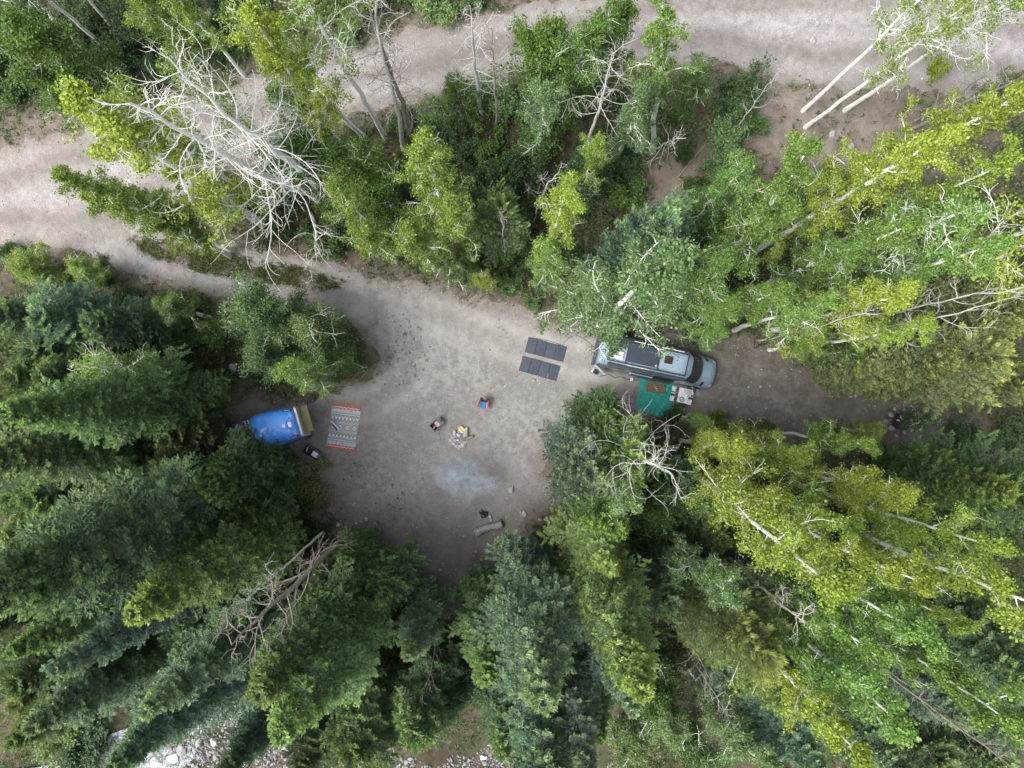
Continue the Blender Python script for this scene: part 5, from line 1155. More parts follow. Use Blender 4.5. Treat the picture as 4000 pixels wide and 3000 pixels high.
# local frame: x from the rear towards the nose
re_ = Vector(at(1176, 1646, 1.6)); an = math.atan2(-(1690 - 1644), -(1162 - 1002)) ; an = math.pi + math.atan2(46, 160)
bv.location = (re_.x, re_.y, gz(re_.x, re_.y) + .03); bv.rotation_euler = (0, 0, an)
low = Hull([0, .1, .5, 3.4, 4.2, 4.6, 4.9, 5.2, 5.3], [1.75, 1.85, 1.92, 1.90, 1.75, 1.30, 1.05, .85, .7], [.88, .93, .96, .93, .86, .82, .76, .62, .5], [.4] * 9, 5, .12, [5, 5, 5, 5, 4.4, 3.6, 3.2, 2.8, 2.4])
capped(low, 0, 5.3, 50, 32).build('body', M_BLUE, bv, True)
M_ROOFB = mat('blue_roof_cloud_reflection', (.05, .27, .82), .5, .10, .8, spec=.5, coat=.3)  # pale noise blotches below paint cloud reflections into this blue
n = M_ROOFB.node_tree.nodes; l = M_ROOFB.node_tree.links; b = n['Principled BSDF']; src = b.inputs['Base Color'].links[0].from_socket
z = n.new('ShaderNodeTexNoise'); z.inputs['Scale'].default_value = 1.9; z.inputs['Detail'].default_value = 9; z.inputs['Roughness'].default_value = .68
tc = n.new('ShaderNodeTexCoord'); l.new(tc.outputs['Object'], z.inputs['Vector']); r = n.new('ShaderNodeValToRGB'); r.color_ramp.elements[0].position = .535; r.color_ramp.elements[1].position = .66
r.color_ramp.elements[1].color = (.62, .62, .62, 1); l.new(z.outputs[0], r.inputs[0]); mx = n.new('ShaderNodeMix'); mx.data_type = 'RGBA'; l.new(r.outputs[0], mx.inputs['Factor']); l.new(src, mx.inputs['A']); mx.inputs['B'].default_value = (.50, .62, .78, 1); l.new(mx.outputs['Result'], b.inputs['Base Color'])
top = Hull([.0, .06, .2, .8, 1.5, 2.1, 2.45, 2.62, 2.68], [2.30, 2.52, 2.60, 2.66, 2.68, 2.62, 2.48, 2.25, 2.02], [.86, .89, .92, 1.0, 1.06, 1.06, 1.02, .95, .85], [1.55, 1.5, 1.5, 1.5, 1.5, 1.5, 1.55, 1.6, 1.7], 3.6, .10)
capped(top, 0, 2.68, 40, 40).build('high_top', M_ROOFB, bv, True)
for s_ in (1, -1):
    t_ = np.linspace(0, 1, 12)
    Pc = [tuple(top.pt(.15 + 2.2 * u, R(90 + s_ * (22 + 22 * u))) + Vector((0, 0, .004))) for u in t_]
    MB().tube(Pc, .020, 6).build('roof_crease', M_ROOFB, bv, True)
    aa = (R(34), R(48)) if s_ > 0 else (R(132), R(146))
    vr_ = patch(top, .14, .62, aa[0], aa[1], .008, 8, 6, skew=.1).build('side_recess', M_BLUED, bv, True)
    patch(top, .20, .50, (aa[0] + aa[1]) / 2 - R(3), (aa[0] + aa[1]) / 2 + R(3), .018, 6, 4).build('grey_handle', mat('pale_grey_plastic', (.55, .56, .57), .5), vr_, True)
for i, (x_, a_) in enumerate(((2.52, 78), (2.5, 97), (2.45, 114), (2.15, 146), (2.30, 36))):
    p = top.pt(x_, R(a_)); MB().cyl(.045, .035, .04, tuple(p + Vector((0, 0, .012))), 12).build('marker_light', mat('magenta_lens', (.52, .03, .12), .3, .05), bv)
hz = top.pt(.4, R(92)).z
wh = MB().box((.19, .27, .06), (.32, .05, hz + .025), bev=.02).build('white_vent', M_WHITE, bv); MB().cyl(.05, .05, .01, (.32, .0, hz + .06), 14).build('vent_knob', mat('pale_grey_plastic', (.55, .56, .57), .5), wh)
MB().box((.03, .40, .02), (.45, .05, hz + .02)).box((.36, .02, .02), (.34, -.26, hz + .012), rz=.6).box((.30, .02, .02), (.34, .30, hz + .012), rz=-.5).build('recess_edge', M_BLUED, bv)
w2 = MB().box((.17, .18, .05), (.66, .04, top.pt(.66, R(90)).z + .018), bev=.03).build('white_vent', M_WHITE, bv)
zz = top.pt(.66, R(90)).z + .046; t_ = np.linspace(-2.2, 2.2, 12); MB().tube(np.stack([.66 + .04 * np.cos(t_), .04 + .035 * np.sin(t_), 0 * t_ + zz], -1), .006, 4).tube([(.64, .0, zz), (.60, .03, zz)], .006, 4).build('black_mark', M_BLACK, w2)
for (x0, x1, y_, w_, f_) in ((2.66, 3.10, .46, .56, 1), (2.70, 3.06, -.10, .52, 0), (2.70, 3.05, -.62, .48, 1)):
    zt = 1.93
    if f_:
        f1 = MB().box((x1 - x0, w_, .03), ((x0 + x1) / 2, y_, zt), bev=.01).build('roof_solar_panel', M_CREAM, bv); g = MB()
        for i in range(2):
            for j in range(4): g.box((.13, .11, .012), (x0 + .14 + i * .16, y_ - w_ / 2 + .08 + j * .13, zt + .014), bev=.02)
        g.build('cells', M_SOL, f1)
    else: MB().box((x1 - x0, w_, .05), ((x0 + x1) / 2, y_, zt + .01), bev=.015).build('roof_hatch', M_GLASS, bv)
patch(low, 3.12, 3.7, R(55), R(125), .006, 8, 10).build('weathered_roof_patch', mat('weathered_tan', (.30, .26, .23), .8, .2), bv, True)
patch(low, 4.05, 4.52, R(35), R(145), .006, 8, 14, skew=.15).build('windshield', M_GLASS, bv, True)
for s_ in (1, -1):
    MB().box((.12, .20, .22), (4.05, s_ * 1.12, 1.25), bev=.03).box((.04, .25, .03), (4.05, s_ * .95, 1.2)).build('mirror', M_BLACK, bv)
    for x_ in (.95, 4.25):
        wo = MB().cyl(.34, .34, .22, (x_, s_ * .80, .34), 26, rx=R(90)).build('wheel', M_RUBBER, bv); MB().cyl(.18, .18, .03, (x_, s_ * .92, .34), 18, rx=R(90)).build('rim', M_CREAM, wo)
rf = MB(); rf.box((.14, 1.66, .10), (-.07, 0, 2.26), bev=.04).box((.12, .10, 1.4), (-.07, .80, 1.56), bev=.03).box((.12, .10, 1.4), (-.07, -.80, 1.56), bev=.03).box((.10, 1.5, .10), (-.07, 0, .86), bev=.03); rf.build('rear_frame', M_CREAM, bv)
MB().box((.03, 1.62, 1.2), (-.02, 0, 1.52)).build('rear_panel', M_CREAM, bv)
for s_ in (1, -1): MB().box((.06, .06, .05), (-.07, s_ * .80, 2.33), bev=.01).build('tail_light', M_RED, bv)
MB().box((.50, 1.52, .09), (-.42, -.05, 1.86), bev=.03).build('olive_tail_cushion', M_OLIVE, bv)
MB().box((.50, 1.40, .03), (-.42, -.05, 1.79)).build('rear_platform', M_DKGREY, bv)
sn = MB(); 
for i in range(2): sn.box((.27, .10, .08), (0, i * .14, .04), rz=.15 * i, bev=.03).box((.1, .09, .07), (-.07, i * .14, .09), bev=.02, rz=.15 * i)
sno = sn.build('black_boots', M_BLACK); X_ = ground(1212, 1706); sno.location = (X_[0], X_[1], gz(X_[0], X_[1]) + .03); sno.rotation_euler = (0, 0, R(30)); tag(sno, 'dark boots on the dirt under the rear of the blue vehicle', 'boots')

# ------------------------------------------------------------------ patterned rug
rc = [np.array(at(px, py, .03)[:2]) for px, py in ((1299,1579),(1411,1593),(1386,1762),(1276,1746))]
NXR, NYR = 120, 190
C_OFF, C_NAVY, C_TEAL, C_RED, C_TAUPE, C_GREY = (.60, .61, .60), (.085, .11, .17), (.03, .27, .29), (.50, .085, .08), (.36, .31, .27), (.24, .26, .28)
def rugcol(u, v_):
    vv = min(v_, 1 - v_)                     # symmetric top/bottom
    X = u * 8.; fx = X - math.floor(X); tri = abs(fx - .5) * 2
    if vv < .075:
        k = (vv - .02) / .045
        return C_OFF if (0 < k < 1.0 and abs((k - .3) - tri * .55) < .16) else C_RED
    if vv < .085: return C_GREY
    if vv < .175:
        k = (vv - .13) / .045; d = abs(k) + tri
        return C_NAVY if .82 < d < 1.02 or .35 < d < .52 else ((.42, .43, .43) if d > 1.02 and abs(k) > .55 else C_OFF)
    if vv < .188: return C_TEAL
    if vv < .225:
        X2 = u * 22; t2 = abs(X2 - math.floor(X2) - .5) * 2; return C_OFF if (vv - .19) / .03 < t2 else C_GREY
    if vv < .27:
        X2 = u * 16; f2 = X2 - math.floor(X2) - .5; k = (vv - .247) / .02; d = math.hypot(f2 * 2.2, k); return C_NAVY if .55 < d < .9 or vv < .23 or vv > .265 else (.50, .50, .49)
    if vv < .275: return C_OFF
    if vv < .37:
        k = (vv - .28) / .085; d = k - (1 - tri)
        if abs(d) < .14: return C_NAVY
        return C_OFF if d < -.25 else C_TAUPE
    if vv < .425:
        X2 = u * 14; f2 = X2 - math.floor(X2) - .5; k = (vv - .398) / .022; d = math.hypot(f2 * 1.8 - k * .3, k); return C_NAVY if .5 < d < .8 else ((.30, .31, .34) if d > .95 else C_OFF)
    k = (vv - .5) / .075; X2 = u * 4.; t2 = abs(X2 - math.floor(X2) - .5) * 2; d = abs(k) + t2
    if .80 < d < .98 or .35 < d < .48: return C_NAVY
    return C_TAUPE if d > 1.0 else (C_OFF if d > .5 else (.50, .47, .43))
V = []; cols = []
for j in range(NYR + 1):
    for i in range(NXR + 1):
        u, v_ = i / NXR, j / NYR; p = (rc[0] * (1 - u) + rc[1] * u) * (1 - v_) + (rc[3] * (1 - u) + rc[2] * u) * v_
        V.append((p[0], p[1], gz(p[0], p[1]) + .042 + .008 * math.sin(u * 9 + v_ * 4) * math.sin(v_ * 13 - u * 3)))
F = []
for j in range(NYR):
    for i in range(NXR):
        a = j * (NXR + 1) + i; F.append((a, a + NXR + 1, a + NXR + 2, a + 1)); c = rugcol((i + .5) / NXR, (j + .5) / NYR); cols.append((*c, 1))
M_RUG, n, l, b = nodes('woven_rug'); ac = n.new('ShaderNodeAttribute'); ac.attribute_name = 'col'; b.inputs['Roughness'].default_value = .9
l.new(ac.outputs['Color'], b.inputs['Base Color'])
rug = link('patterned_rug', fast_mesh('rug', np.array(V), np.array(F), None, True, np.array(cols)), M_RUG); thick(rug, -.012); rug.modifiers[0].offset = -1; rug.modifiers[0].thickness = .012
tag(rug, 'outdoor rug with red ends and navy, teal and white zigzag bands on the dirt', 'rug')
for (px, py, lab) in ((1303,1590,'upper left'),(1405,1600,'upper right'),(1281,1738,'lower left'),(1382,1750,'lower right')):
    rock(px, py, .10, .075, .05, int(px), M_ROCK, 'small grey stone weighing down the %s corner of the patterned rug' % lab, 'stones on the rug corners', dz=.03)
X_ = ground(1313, 1662); sk = empty('electric_scooter', (X_[0], X_[1], gz(X_[0], X_[1]) + .06), R(-48), 'pale blue and black narrow board lying askew on the patterned rug', 'board')
sk.name = 'narrow_board'
MB().box((.70, .10, .035), (0, 0, .10), bev=.016).build('deck', mat('pale_blue_grey', (.36, .47, .55), .4, .1), sk); MB().box((.60, .035, .01), (0, .045, .122), bev=.004).build('edge_strip', mat('light_cyan', (.45, .68, .78), .4), sk)
for x_ in (-.22, .24):
    tk = MB().box((.06, .20, .03), (x_, -.04, .065), bev=.01).build('truck', M_DKGREY, sk)
    for s_ in (-1, 1): MB().cyl(.04, .04, .05, (x_, -.04 + s_ * .1, .042), 14, rx=R(90)).build('wheel', M_BLACK, tk)
MB().box((.44, .10, .06), (.05, -.085, .05), bev=.02).build('battery_case', M_BLACK, sk)

# ------------------------------------------------------------------ fire rings, wood, log, rocks
def gpt(px, py): X = ground(px, py); return Vector((X[0], X[1], gz(X[0], X[1]) + .02))
M_ASH = mat('ash', (.20, .20, .21), .95, .6, 9); M_CHAR = mat('charcoal', (.02, .02, .02), .95, .5, 12)
fc = gpt(1787, 1712)
def disc(name, c, r0, m, label, cat, seed):
    r_ = random.Random(seed); bm = bmesh.new(); cv = bm.verts.new((0, 0, .05)); rings = [[], []]
    for k, (q, h_) in enumerate(((.6, .035), (1., -.01))):
        for i in range(28): a = i * math.tau / 28; rr = r0 * q * (1 + r_.gauss(0, .07)); rings[k].append(bm.verts.new((rr * math.cos(a), rr * math.sin(a), h_)))
    for i in range(28): bm.faces.new((cv, rings[0][i], rings[0][(i + 1) % 28])); bm.faces.new((rings[0][i], rings[1][i], rings[1][(i + 1) % 28], rings[0][(i + 1) % 28]))
    me = bpy.data.meshes.new(name); bm.to_mesh(me); bm.free(); o = link(name, me, m); o.location = c; tag(o, label, cat); return o
disc('ash_bed', fc + Vector((0, 0, .0)), .42, M_ASH, 'bed of white ash inside the smoking fire ring', 'ash', 4)
ZX = lambda x, y: (1640 + x * .1808, 1500 + y * .1808)
M_RING = mat('ring_rock', (.40, .395, .39), .9, .3, 7, bump=.5)
RS = [(750,1060,.20,.13,1),(665,1080,.06,.05,2),(690,1130,.09,.06,3),(705,1160,.08,.06,4),(660,1220,.10,.09,5),(700,1250,.07,.06,6),(740,1280,.12,.10,7),(710,1290,.05,.05,8),(790,1330,.10,.09,9),(810,1350,.08,.07,10),(870,1340,.10,.09,11),(945,1310,.17,.14,12),(990,1265,.08,.08,13),(845,1375,.07,.06,14),(855,1410,.06,.06,15),(770,1130,.07,.05,16),(730,1090,.06,.05,17),(1020,1240,.06,.05,18),(910,1280,.06,.05,19),(830,1030,.06,.05,20),(765,1220,.07,.05,21),(640,1170,.04,.04,22),(900,1370,.05,.04,23)]
def clock(dx, dy, used):
    h = (90 - math.degrees(math.atan2(dy, dx))) / 30 % 12; k = round(h * 2) / 2 % 12
    W = ['twelve', 'one', 'two', 'three', 'four', 'five', 'six', 'seven', 'eight', 'nine', 'ten', 'eleven']
    return ('half past ' if k % 1 else '') + W[int(k)] + (' o clock' if k % 1 == 0 else '')
used = {}
def lab_(x, y, a_):
    s0 = '%s grey stone at %s of the smoking fire ring' % ('small' if a_ < .07 else 'middling', clock(x - 830, 1170 - y, 0)); k = used[s0] = used.get(s0, 0) + 1
    return s0 if k == 1 else s0 + ', further ' + ('out' if math.hypot(x - 830, y - 1170) > 170 else 'in')
for (x, y, a_, b_, s_) in RS:
    big = a_ > .13
    rock(*ZX(x, y), a_ * 1.25, b_ * 1.25, max(.07, a_ * .8), s_, M_RING, ('large flat grey stone on the %s side of the smoking fire ring' % ('lower right' if x > 900 else 'upper left')) if big else lab_(x, y, a_), None if big else 'stones ringing the smoking fire', name='fire_ring_stone', cat='stone')
M_SPLIT = mat('fresh_split_pine', (.72, .58, .34), .8, .12, 14); M_GW = mat('weathered_wood', (.40, .38, .35), .85, .2, 8, bump=.3); M_BW = mat('brown_driftwood', (.26, .22, .15), .9, .35, 6, bump=.5)
def wood(p, q, r0, r1, m, label, name='firewood', sides=4, z0=.1, z1=.1, group=None, cat='firewood'):
    a = gpt(*ZX(*p)) + Vector((0, 0, z0)); b_ = gpt(*ZX(*q)) + Vector((0, 0, z1)); c = (a + b_) / 2; d = b_ - a
    t_ = np.linspace(0, 1, 7); P = np.array([d * (u - .5) for u in t_]); P[:, 2] += np.sin(t_ * 9 + p[0]) * .006
    mb = MB(); V, F = tubes(P[None], np.linspace(r0, r1, 7)[None] * (1 + .08 * np.sin(t_ * 14 + p[1]))[None], sides); mb.raw(V, F); vs = list(mb.bm.verts); mb.bm.faces.new(vs[:sides]); mb.bm.faces.new(vs[-sides:])
    o = mb.build(name, m, None, sides > 5); o.location = c; return tag(o, label, cat, group)
gq = 'split pine pieces by the fire'
wood((885,905),(985,990), .05, .045, M_SPLIT, 'pale split pine piece nearest the top of the fire ring, uppermost of four', z0=.16, z1=.2, group=gq)
wood((855,925),(965,1005), .05, .05, M_SPLIT, 'second pale split pine piece from the top beside the fire', z0=.1, z1=.14, group=gq)
wood((830,945),(945,1050), .045, .05, M_SPLIT, 'pale split pine piece lowest on the pile beside the fire', z0=.06, z1=.1, group=gq)
wood((835,985),(915,1050), .04, .04, M_SPLIT, 'short pale split pine piece under the others beside the fire', z0=.03, z1=.06, group=gq)
wood((1025,935),(990,1080), .085, .14, M_GW, 'pale grey stump flaring at its lower end, leaning on the fire ring', 'tree_stump', 12, .12, .14, cat='stump')
wood((985,1075),(1000,1140), .14, .17, M_GW, 'broken root end of the pale grey stump in the fire ring', 'root_end', 10, .12, .12, cat='stump')
wood((905,1225),(1150,1125), .06, .085, M_BW, 'brown mottled driftwood log lying across the right of the fire ring', 'driftwood_log', 10, .1, .13, cat='log')
wood((770,1230),(840,1330), .035, .03, M_GW, 'thin charred grey stick in the lower part of the fire ring', 'burnt_stick', 6, .08, .06, cat='stick')
for k, (x, y) in enumerate(((860,1170),(835,1190),(860,1205))):
    t_ = link('ember', rockmesh(.05, .035, .03, 60 + k, 2), mat('rusty_orange', (.55, .20, .10), .8, .25, 20) if k == 0 else M_ASH); t_.location = gpt(*ZX(x, y)) + Vector((0, 0, .08)); tag(t_, ('rust orange lump in the ash of the smoking fire', 'pale ash lump beside the orange one in the fire', 'smaller ash lump under the orange one in the fire')[k], 'ash lump')
for k, (x, y, s_) in enumerate(((820,1090,.10),(850,1110,.08),(820,1210,.09),(790,1070,.06))):
    t_ = link('ash_lump', rockmesh(s_, s_ * .8, s_ * .5, 70 + k, 2), mat('white_ash', (.66, .66, .68), .95, .12, 10)); t_.location = gpt(*ZX(x, y)) + Vector((0, 0, .06)); tag(t_, ('largest upper', 'second upper', 'lowest', 'smallest left hand')[k] + ' white ash lump inside the smoking fire ring', 'ash lump', 'white ash lumps in the fire')
# second ring, cold, at the end of the driveway
fc2 = gpt(3512, 1648); disc('charcoal_bed', fc2, .62, M_CHAR, 'black charcoal bed of the cold stone ring at right', 'charcoal', 9)
r_ = random.Random(5)
for i in range(30):
    a = i * math.tau / 30 * 1.0 + r_.uniform(-.08, .08); lay = i % 2; rr = (.62 + .22 * lay + r_.uniform(-.05, .05)); s_ = r_.uniform(.12, .22)
    o = link('fire_ring_stone', rockmesh(s_, s_ * .75, s_ * .6, 100 + i), M_ROCKD if i % 3 else mat('mid_grey_rock', (.24, .235, .23), .9, .3, 6, bump=.5)); o.location = fc2 + Vector((rr * math.cos(a), rr * math.sin(a), .05 + .05 * (1 - lay))); o.rotation_euler = (0, 0, a)
    tag(o, 'dark %s stone at %s of the cold fire ring' % ('outer' if lay else 'inner', clock(math.cos(a), math.sin(a), 0)), 'stone', 'stones ringing the cold fire')
for k, (dx, dy) in enumerate(((.05, .28), (.15, .2), (-.1, .1))):
    t_ = link('ash_lump', rockmesh(.13, .06, .04, 80 + k, 2), mat('white_ash', (.66, .66, .68), .95, .12, 10)); t_.location = fc2 + Vector((dx, dy, .09)); t_.rotation_euler = (0, 0, .5 * k + 2); tag(t_, ('uppermost', 'right hand', 'lowest')[k] + ' pale ash lump on the charcoal of the cold fire ring', 'ash lump', 'ash lumps in the cold ring')
# big log
a = gpt(1858, 2079); b_ = gpt(1962, 2040); d = b_ - a; t_ = np.linspace(0, 1, 22); P = np.array([a + d * u + Vector((0, 0, .20)) for u in t_]); P[:, 1] += .05 * np.sin(t_ * 5)
sides = 18; rr = .225 + .012 * np.sin(t_ * 6 + 1) + .014 * np.sin(t_ * 17); V, F = tubes(P[None], rr[None], sides); V = V.reshape(22, sides, 3)
th = np.arange(sides) * 2 * np.pi / sides; V += ((V - P[:, None]) * (.08 * np.sin(th * 3 + 1)[None, :, None] + .04 * np.sin(th * 9 + t_[:, None] * 8)[..., None]))
P = P; V[0] += rng.normal(size=(sides, 3)) * .03; V[-1] += rng.normal(size=(sides, 3)) * .035
cen = np.array((a + b_) / 2); mb = MB(); mb.raw(V.reshape(-1, 3) - cen, F); vs = list(mb.bm.verts); mb.bm.faces.new(vs[:sides]); mb.bm.faces.new(vs[-sides:])
M_LOG = bark('log_wood', (.27, .25, .24), (.075, .068, .065), .5, 3.)
lo = mb.build('fallen_log', M_LOG, None, True); lo.location = cen; tag(lo, 'thick weathered grey log lying at the lower end of the clearing', 'log')
MB().cyl(.09, .05, .16, (-.15, -.06, .17), 12, rx=.3).build('knot', M_LOG, lo); MB().box((.36, .05, .04), (.45, .10, .17), rz=.35, ry=.05, bev=.012).box((.22, .035, .03), (.50, -.02, .19), rz=.4, bev=.01).build('split_face', mat('rusty_wood', (.38, .24, .17), .85, .3, 12), lo)
mb = MB(); q_ = random.Random(3)
for i in range(34):
    a = q_.uniform(0, 6.28); d_ = q_.uniform(0, .30) ; mb.box((q_.uniform(.06, .2), q_.uniform(.04, .1), q_.uniform(.03, .08)), (d_ * math.cos(a), d_ * math.sin(a) * .85, .02 + .09 * (1 - d_ / .34)), rz=q_.uniform(0, 3), rx=q_.uniform(-.4, .4), bev=.012)
o = mb.build('charred_heap', M_CHAR); o.location = gpt(1886, 2005); tag(o, 'black charred heap on the ground above the thick log', 'charred heap')
RK = [(2110,2030,.16,.13,.1,'brown grey rock at the foot of the spruces right of the boulder by the log',M_ROCK),(1965,2110,.10,.09,.07,'small grey rock just below the right end of the thick log',M_ROCK),(1880,2185,.09,.08,.06,'small dark rock at the very bottom of the clearing right of the footpath',M_ROCK),
(1975,2165,.12,.1,.08,'grey rock right of the blue grey one, at the lower clearing rim',M_ROCK),(1930,2085,.07,.06,.05,'little stone under the middle of the thick log',M_ROCK),(1997,1911,.20,.24,.17,'pale round boulder alone on the dirt right of the smoke',M_ROCK),(1916,2024,.13,.24,.13,'pale long rock wedged between charred heap and log',M_ROCK),(1929,2133,.20,.15,.12,'blue grey rock at the lower right rim of the clearing',M_ROCK),(1902,2157,.11,.16,.1,'flat grey rock left of the blue grey one at the lower rim',M_ROCK),(2048,2005,.22,.17,.14,'grey boulder half under the spruce above the log',M_ROCK),
(2033,1998,.10,.15,.1,'small pale rock leaning on the boulder above the log',M_ROCK),(1858,2154,.09,.07,.06,'small grey rock at the lower rim left of the flat one',M_ROCK),(1432,2027,.14,.13,.1,'grey rock alone at the lower left of the clearing',M_ROCK),(1320,2051,.15,.13,.1,'blue grey rock left of the lone lower left one, by the dead tree foot',M_ROCK),(1590,2085,.10,.09,.06,'small rock in the dirt above the footpath',M_ROCK),
(2087,1485,.15,.13,.08,'pale rock just under the lower folding solar panel',M_ROCK),(911,1437,.26,.34,.2,'pale angular boulder in the gap left of the pointed grove',M_ROCK),(833,1347,.12,.11,.08,'small pale rock beside the pale boulder in the forest gap',M_ROCK),(574,1218,.22,.22,.15,'pale rock under the shrubs left of the small aspen',M_ROCK),(2618,780,.40,.34,.3,'brown boulder on the bare slope below the forked dead tree',M_ROCK),
(3300,1450,.28,.18,.14,'pale rock at the upper edge of the driveway',M_ROCK),(2660,1600,.24,.2,.15,'pale round rock under the picnic table corner',M_ROCK),(2690,1625,.24,.2,.16,'grey rock below the picnic table',M_ROCK),(1955,1723,.12,.09,.06,'flat pale stone alone right of the fire ring',M_ROCK),(1950,1705,.06,.05,.04,'tiny pale stone above the flat one right of the fire ring',M_ROCK),
(1768,1540,.12,.07,.03,'flat pale chip of stone above the fire crate',M_ROCK),(1943,1520,.05,.05,.04,'small pebble right of the camping chair',M_ROCK),(1928,1512,.06,.09,.05,'pale pebble above and right of the camping chair',M_ROCK),(3175,163,.28,.22,.14,'pale half round stone in the middle of the upper road',M_ROCK),(3190,95,.20,.14,.1,'pale stone on the far track of the upper road',M_ROCK),
(2188,65,.26,.2,.14,'pale rock at the far edge of the upper road',M_ROCK),(1980,118,.18,.15,.1,'brownish rock in the far edge of the upper road',M_ROCK),(830,60,.4,.35,.25,'grey boulder on the dark bank at the top',M_ROCK),(860,35,.3,.28,.2,'smaller grey boulder on the dark bank at the top',M_ROCK),(800,235,.26,.2,.15,'pale rock on the bank beside the yellow green aspen',M_ROCK),
(1985,1113,.3,.22,.18,'pale rock on the bank above the clearing',M_ROCK),(2070,1150,.2,.17,.13,'pale rock at the foot of the bank near the trees over the van',M_ROCK),(2125,1157,.16,.15,.1,'grey rock at the foot of the bank, right of the pale one',M_ROCK),(3255,522,.26,.2,.12,'pale rock on the reddish slope at right',M_ROCK),(3325,570,.2,.2,.14,'small pale rock lower on the reddish slope',M_ROCK),
(680,2955,.42,.36,.3,'big pale boulder in the creek bed',M_RIVER),(660,2975,.34,.3,.2,'brownish boulder beside the big pale one in the creek bed',M_ROCK),(715,2925,.40,.34,.22,'flat blue grey boulder in the creek bed',M_ROCK),(838,2893,.30,.26,.2,'white boulder among the river stones',M_RIVER),(945,2975,.3,.3,.2,'pale boulder at the bottom edge of the creek bed',M_RIVER),(1040,2870,.14,.12,.1,'white cobble between the lower left spruces',M_RIVER),(1890,2960,.26,.2,.16,'pale boulder in the creek bed at bottom centre',M_RIVER),(890,2730,.22,.18,.15,'white boulder high in the creek bed under the spruce',M_RIVER)]
for i, (px, py, a_, b2, c_, lab, m_) in enumerate(RK):
    o = rock(px, py, a_, b2, c_, 200 + i, M_ROCK if m_ is M_RIVER else m_, lab, rz=.3 * (i % 5)); 
    if m_ is M_RIVER: o.material_slots[0].material = mat('white_river_rock', (.60, .59, .57), .85, .15, 5, bump=.4)
# fallen sticks
STK = [(3120,1380,3180,1415,'pale stick at the upper edge of the driveway near its middle'),(3370,1530,3440,1550,'grey stick across the driveway before the cold fire ring'),(3650,1690,3890,1720,'long grey stick in the dark gap at the right edge'),(2300,1295,2330,1305,'short pale stub of wood on the dirt behind the van'),(1545,2330,1520,2275,'grey stump like stick upright left of the footpath'),
(1470,920,1505,965,'pale broken limb lying under the central yellow green crowns'),(3420,700,3290,680,'grey dead branch on the slope between the right hand crowns'),(2640,700,2760,560,'thin grey stick on the bare slope right of centre'),(2660,750,2790,800,'curved grey stick on the bare slope'),(1000,2550,1100,2560,'pale stick among the shrubs of the lower left forest'),(540,2560,590,2620,'grey stick under the narrow grey blue spruce')]
for (x0, y0, x1, y1, lab) in STK:
    a = gpt(x0, y0); b_ = gpt(x1, y1); c = (a + b_) / 2; t_ = np.linspace(0, 1, 10); P = np.array([(a - c) * (1 - u) + (b_ - c) * u for u in t_]); P[1:-1, :2] += rng.normal(size=(8, 2)) * .03; P[:, 2] += .06
    V, F = tubes(P[None], np.linspace(.045, .02, 10)[None], 7); mb = MB().raw(V, F); k = 6; s0 = P[6]; mb.tube([s0, s0 + np.array([.25, .2, .05]), s0 + np.array([.42, .45, .1])], .012, 5); o = mb.build('fallen_branch', M_GREYWOOD, None, True); o.location = c; tag(o, lab, 'branch')

# ------------------------------------------------------------------ grass, weeds, litter (uncountable)
def tufts(name, n_, x0, x1, y0, y1, keep, m, label, cat, bl=.10, wd=.022, per=14, colr=(.09, .14, .035), flat=.8):
    X, Y = inbox(n_, x0, x1, y0, y1); k = keep(X, Y); X, Y = X[k], Y[k]; N = len(X)
    s = rng.uniform(.5, 1.5, N); C = np.stack([X, Y, sample(GZ, X, Y) + .03], -1)
    C = np.repeat(C, per, 0) + rng.normal(size=(N * per, 3)) * [bl * .9, bl * .9, 0] * np.repeat(s, per)[:, None]; C[:, 2] += np.abs(rng.normal(size=N * per)) * bl * flat
    V, F = leaves(C, bl * rng.uniform(.6, 1.5, N * per), wd * rng.uniform(.6, 1.6, N * per), unit(rng.normal(size=(N * per, 3)) * [1, 1, .5] + [0, 0, .4]), .6)
    vv = np.clip(np.repeat(rng.uniform(0, 1, N), per) * .6 + rng.uniform(0, .4, N * per), 0, 1)
    o = link(name, fast_mesh(name, V, F, [('v', vv, 'FACE'), ('t', rng.uniform(0, 1, N * per) ** 2, 'FACE')]), m); o.color = (*colr, 1); return tag(o, label, cat, None, 'stuff')
nz_ = lambda X, Y, s=1.: rough(X * s + 7, Y * s - 3, 1.) + rng.normal(size=len(X)) * .35
tufts('ground_cover', 60000, -34, 34, -27, 27, lambda X, Y: (sample(s_dirt, X, Y) < -.15) & (sample(s_creek, X, Y) < -.3) & (nz_(X, Y, .6) > .0) & (sample(dry, X, Y) < rng.uniform(.1, 1.2, len(X))), M_LEAF, 'low green weeds and seedlings covering the forest floor', 'ground cover', .11, .065, 9, (.085, .135, .045))
tufts('undergrowth', 26000, -34, 34, -19, 27, lambda X, Y: (sample(s_dirt, X, Y) < -.9) & (sample(s_creek, X, Y) < -.6) & (nz_(X, Y, .45) > -.05) & (sample(dry, X, Y) < rng.uniform(.05, .6, len(X))), M_LEAF, 'knee high dark green undergrowth filling the forest floor between the trees', 'undergrowth', .22, .10, 12, (.085, .140, .050), 1.2)
tufts('edge_grass', 26000, -34, 34, -20, 24, lambda X, Y: (np.abs(sample(s_dirt, X, Y) + .1) < .45) & (nz_(X, Y, 1.1) > .15), M_LEAF, 'short grass and weeds along the edges of the tracks', 'grass', .09, .03, 10, (.10, .14, .045))
sm_ = sdf(MEDIAN, GX, GY)
tufts('median_grass', 9000, -24, -8, 5, 12, lambda X, Y: (sample(sm_, X, Y) > -.25) & (nz_(X, Y, 1.3) > -.25), M_LEAF, 'grass strip growing between the two wheel tracks at left', 'grass', .10, .03, 14, (.115, .145, .045))
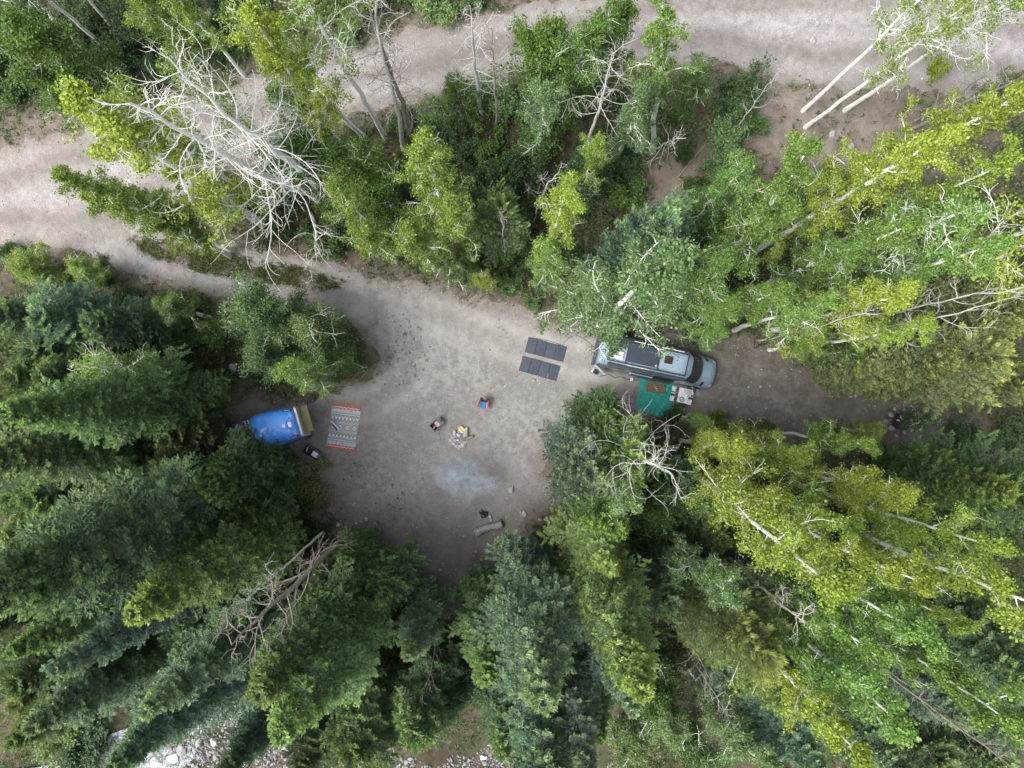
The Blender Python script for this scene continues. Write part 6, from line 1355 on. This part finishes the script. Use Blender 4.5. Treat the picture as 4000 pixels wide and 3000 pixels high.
tufts('clearing_weeds', 1500, -12, 2, -9, 5, lambda X, Y: (sample(s_clr, X, Y) > .2) & ((nz_(X, Y, .8) > 1.05) | ((np.hypot(X + 7.5, Y - 2.5) < 2.4) & (rng.uniform(size=len(X)) < .5)) | ((np.hypot(X + 9.5, Y + 6.5) < 3) & (rng.uniform(size=len(X)) < .4))), M_LEAF, 'scattered tiny weeds in the dirt of the clearing', 'weeds', .06, .03, 12, (.09, .12, .05), .4)
X, Y = inbox(36000, -34, 34, -20, 25); k = (sample(s_dirt, X, Y) < .35) & (sample(s_dirt, X, Y) > -6) & (rough(X * .8, Y * .8) > -.3); X, Y = X[k], Y[k]
V, F = leaves(np.stack([X, Y, sample(GZ, X, Y) + .03], -1), rng.uniform(.04, .12, len(X)), rng.uniform(.015, .07, len(X)), unit(rng.normal(size=(len(X), 3)) * [1, 1, .12]), 3.)
M_LIT, n, l, b = nodes('dry_litter'); a_ = n.new('ShaderNodeAttribute'); a_.attribute_name = 'v'; r = n.new('ShaderNodeValToRGB'); r.color_ramp.elements[0].color = (.07, .045, .03, 1); r.color_ramp.elements[1].color = (.34, .27, .20, 1); l.new(a_.outputs['Fac'], r.inputs[0]); l.new(r.outputs[0], b.inputs['Base Color']); b.inputs['Roughness'].default_value = .9
tag(link('leaf_litter', fast_mesh('leaf_litter', V, F, [('v', rng.uniform(0, 1, len(X)) ** 1.5, 'FACE')]), M_LIT), 'dry brown leaves and bits of wood littering the forest floor', 'litter', kind='stuff')

# ------------------------------------------------------------------ smoke drifting from the fire
def smoke(px, py, z, sx, sy, sz, rz, dens, seed, label):
    bm = bmesh.new(); bmesh.ops.create_icosphere(bm, subdivisions=3, radius=1); me = bpy.data.meshes.new('smoke'); bm.to_mesh(me); bm.free()
    m = bpy.data.materials.new('smoke_volume'); m.use_nodes = True; n = m.node_tree.nodes; l = m.node_tree.links; n.remove(n['Principled BSDF'])
    pv = n.new('ShaderNodeVolumePrincipled'); pv.inputs['Color'].default_value = (.76, .86, 1., 1); pv.inputs['Anisotropy'].default_value = 0.
    tc = n.new('ShaderNodeTexCoord'); ln = n.new('ShaderNodeVectorMath'); ln.operation = 'LENGTH'; l.new(tc.outputs['Object'], ln.inputs[0])
    fo = n.new('ShaderNodeMapRange'); fo.inputs['From Min'].default_value = 1.; fo.inputs['From Max'].default_value = .2; l.new(ln.outputs['Value'], fo.inputs[0])
    nz = n.new('ShaderNodeTexNoise'); nz.noise_dimensions = '4D'; nz.inputs['W'].default_value = seed; nz.inputs['Scale'].default_value = 2.4; nz.inputs['Detail'].default_value = 9; nz.inputs['Roughness'].default_value = .78; nz.inputs['Distortion'].default_value = 1.0
    l.new(tc.outputs['Object'], nz.inputs['Vector']); mr = n.new('ShaderNodeMapRange'); mr.inputs['From Min'].default_value = .49; mr.inputs['From Max'].default_value = .62; l.new(nz.outputs[0], mr.inputs[0])
    mu = n.new('ShaderNodeMath'); mu.operation = 'MULTIPLY'; l.new(fo.outputs[0], mu.inputs[0]); l.new(mr.outputs[0], mu.inputs[1]); m2 = n.new('ShaderNodeMath'); m2.operation = 'MULTIPLY'; m2.inputs[1].default_value = dens; l.new(mu.outputs[0], m2.inputs[0]); l.new(m2.outputs[0], pv.inputs['Density'])
    l.new(pv.outputs[0], n['Material Output'].inputs['Volume'])
    o = link('smoke', me, m); x, y, _ = at(px, py, z); o.location = (x, y, z); o.scale = (sx, sy, sz); o.rotation_euler = (0, 0, rz); return tag(o, label, 'smoke', None, 'stuff')
smoke(1790, 1862, 1.6, 1.75, 1.55, .75, R(-30), 5.5, 2.0, 'thin blue grey smoke cloud drifting down from the fire ring, larger left puff')
smoke(1900, 1895, 1.5, 1.0, .75, .5, R(10), 6., 7.0, 'small smoke puff right of the larger cloud near the fire')
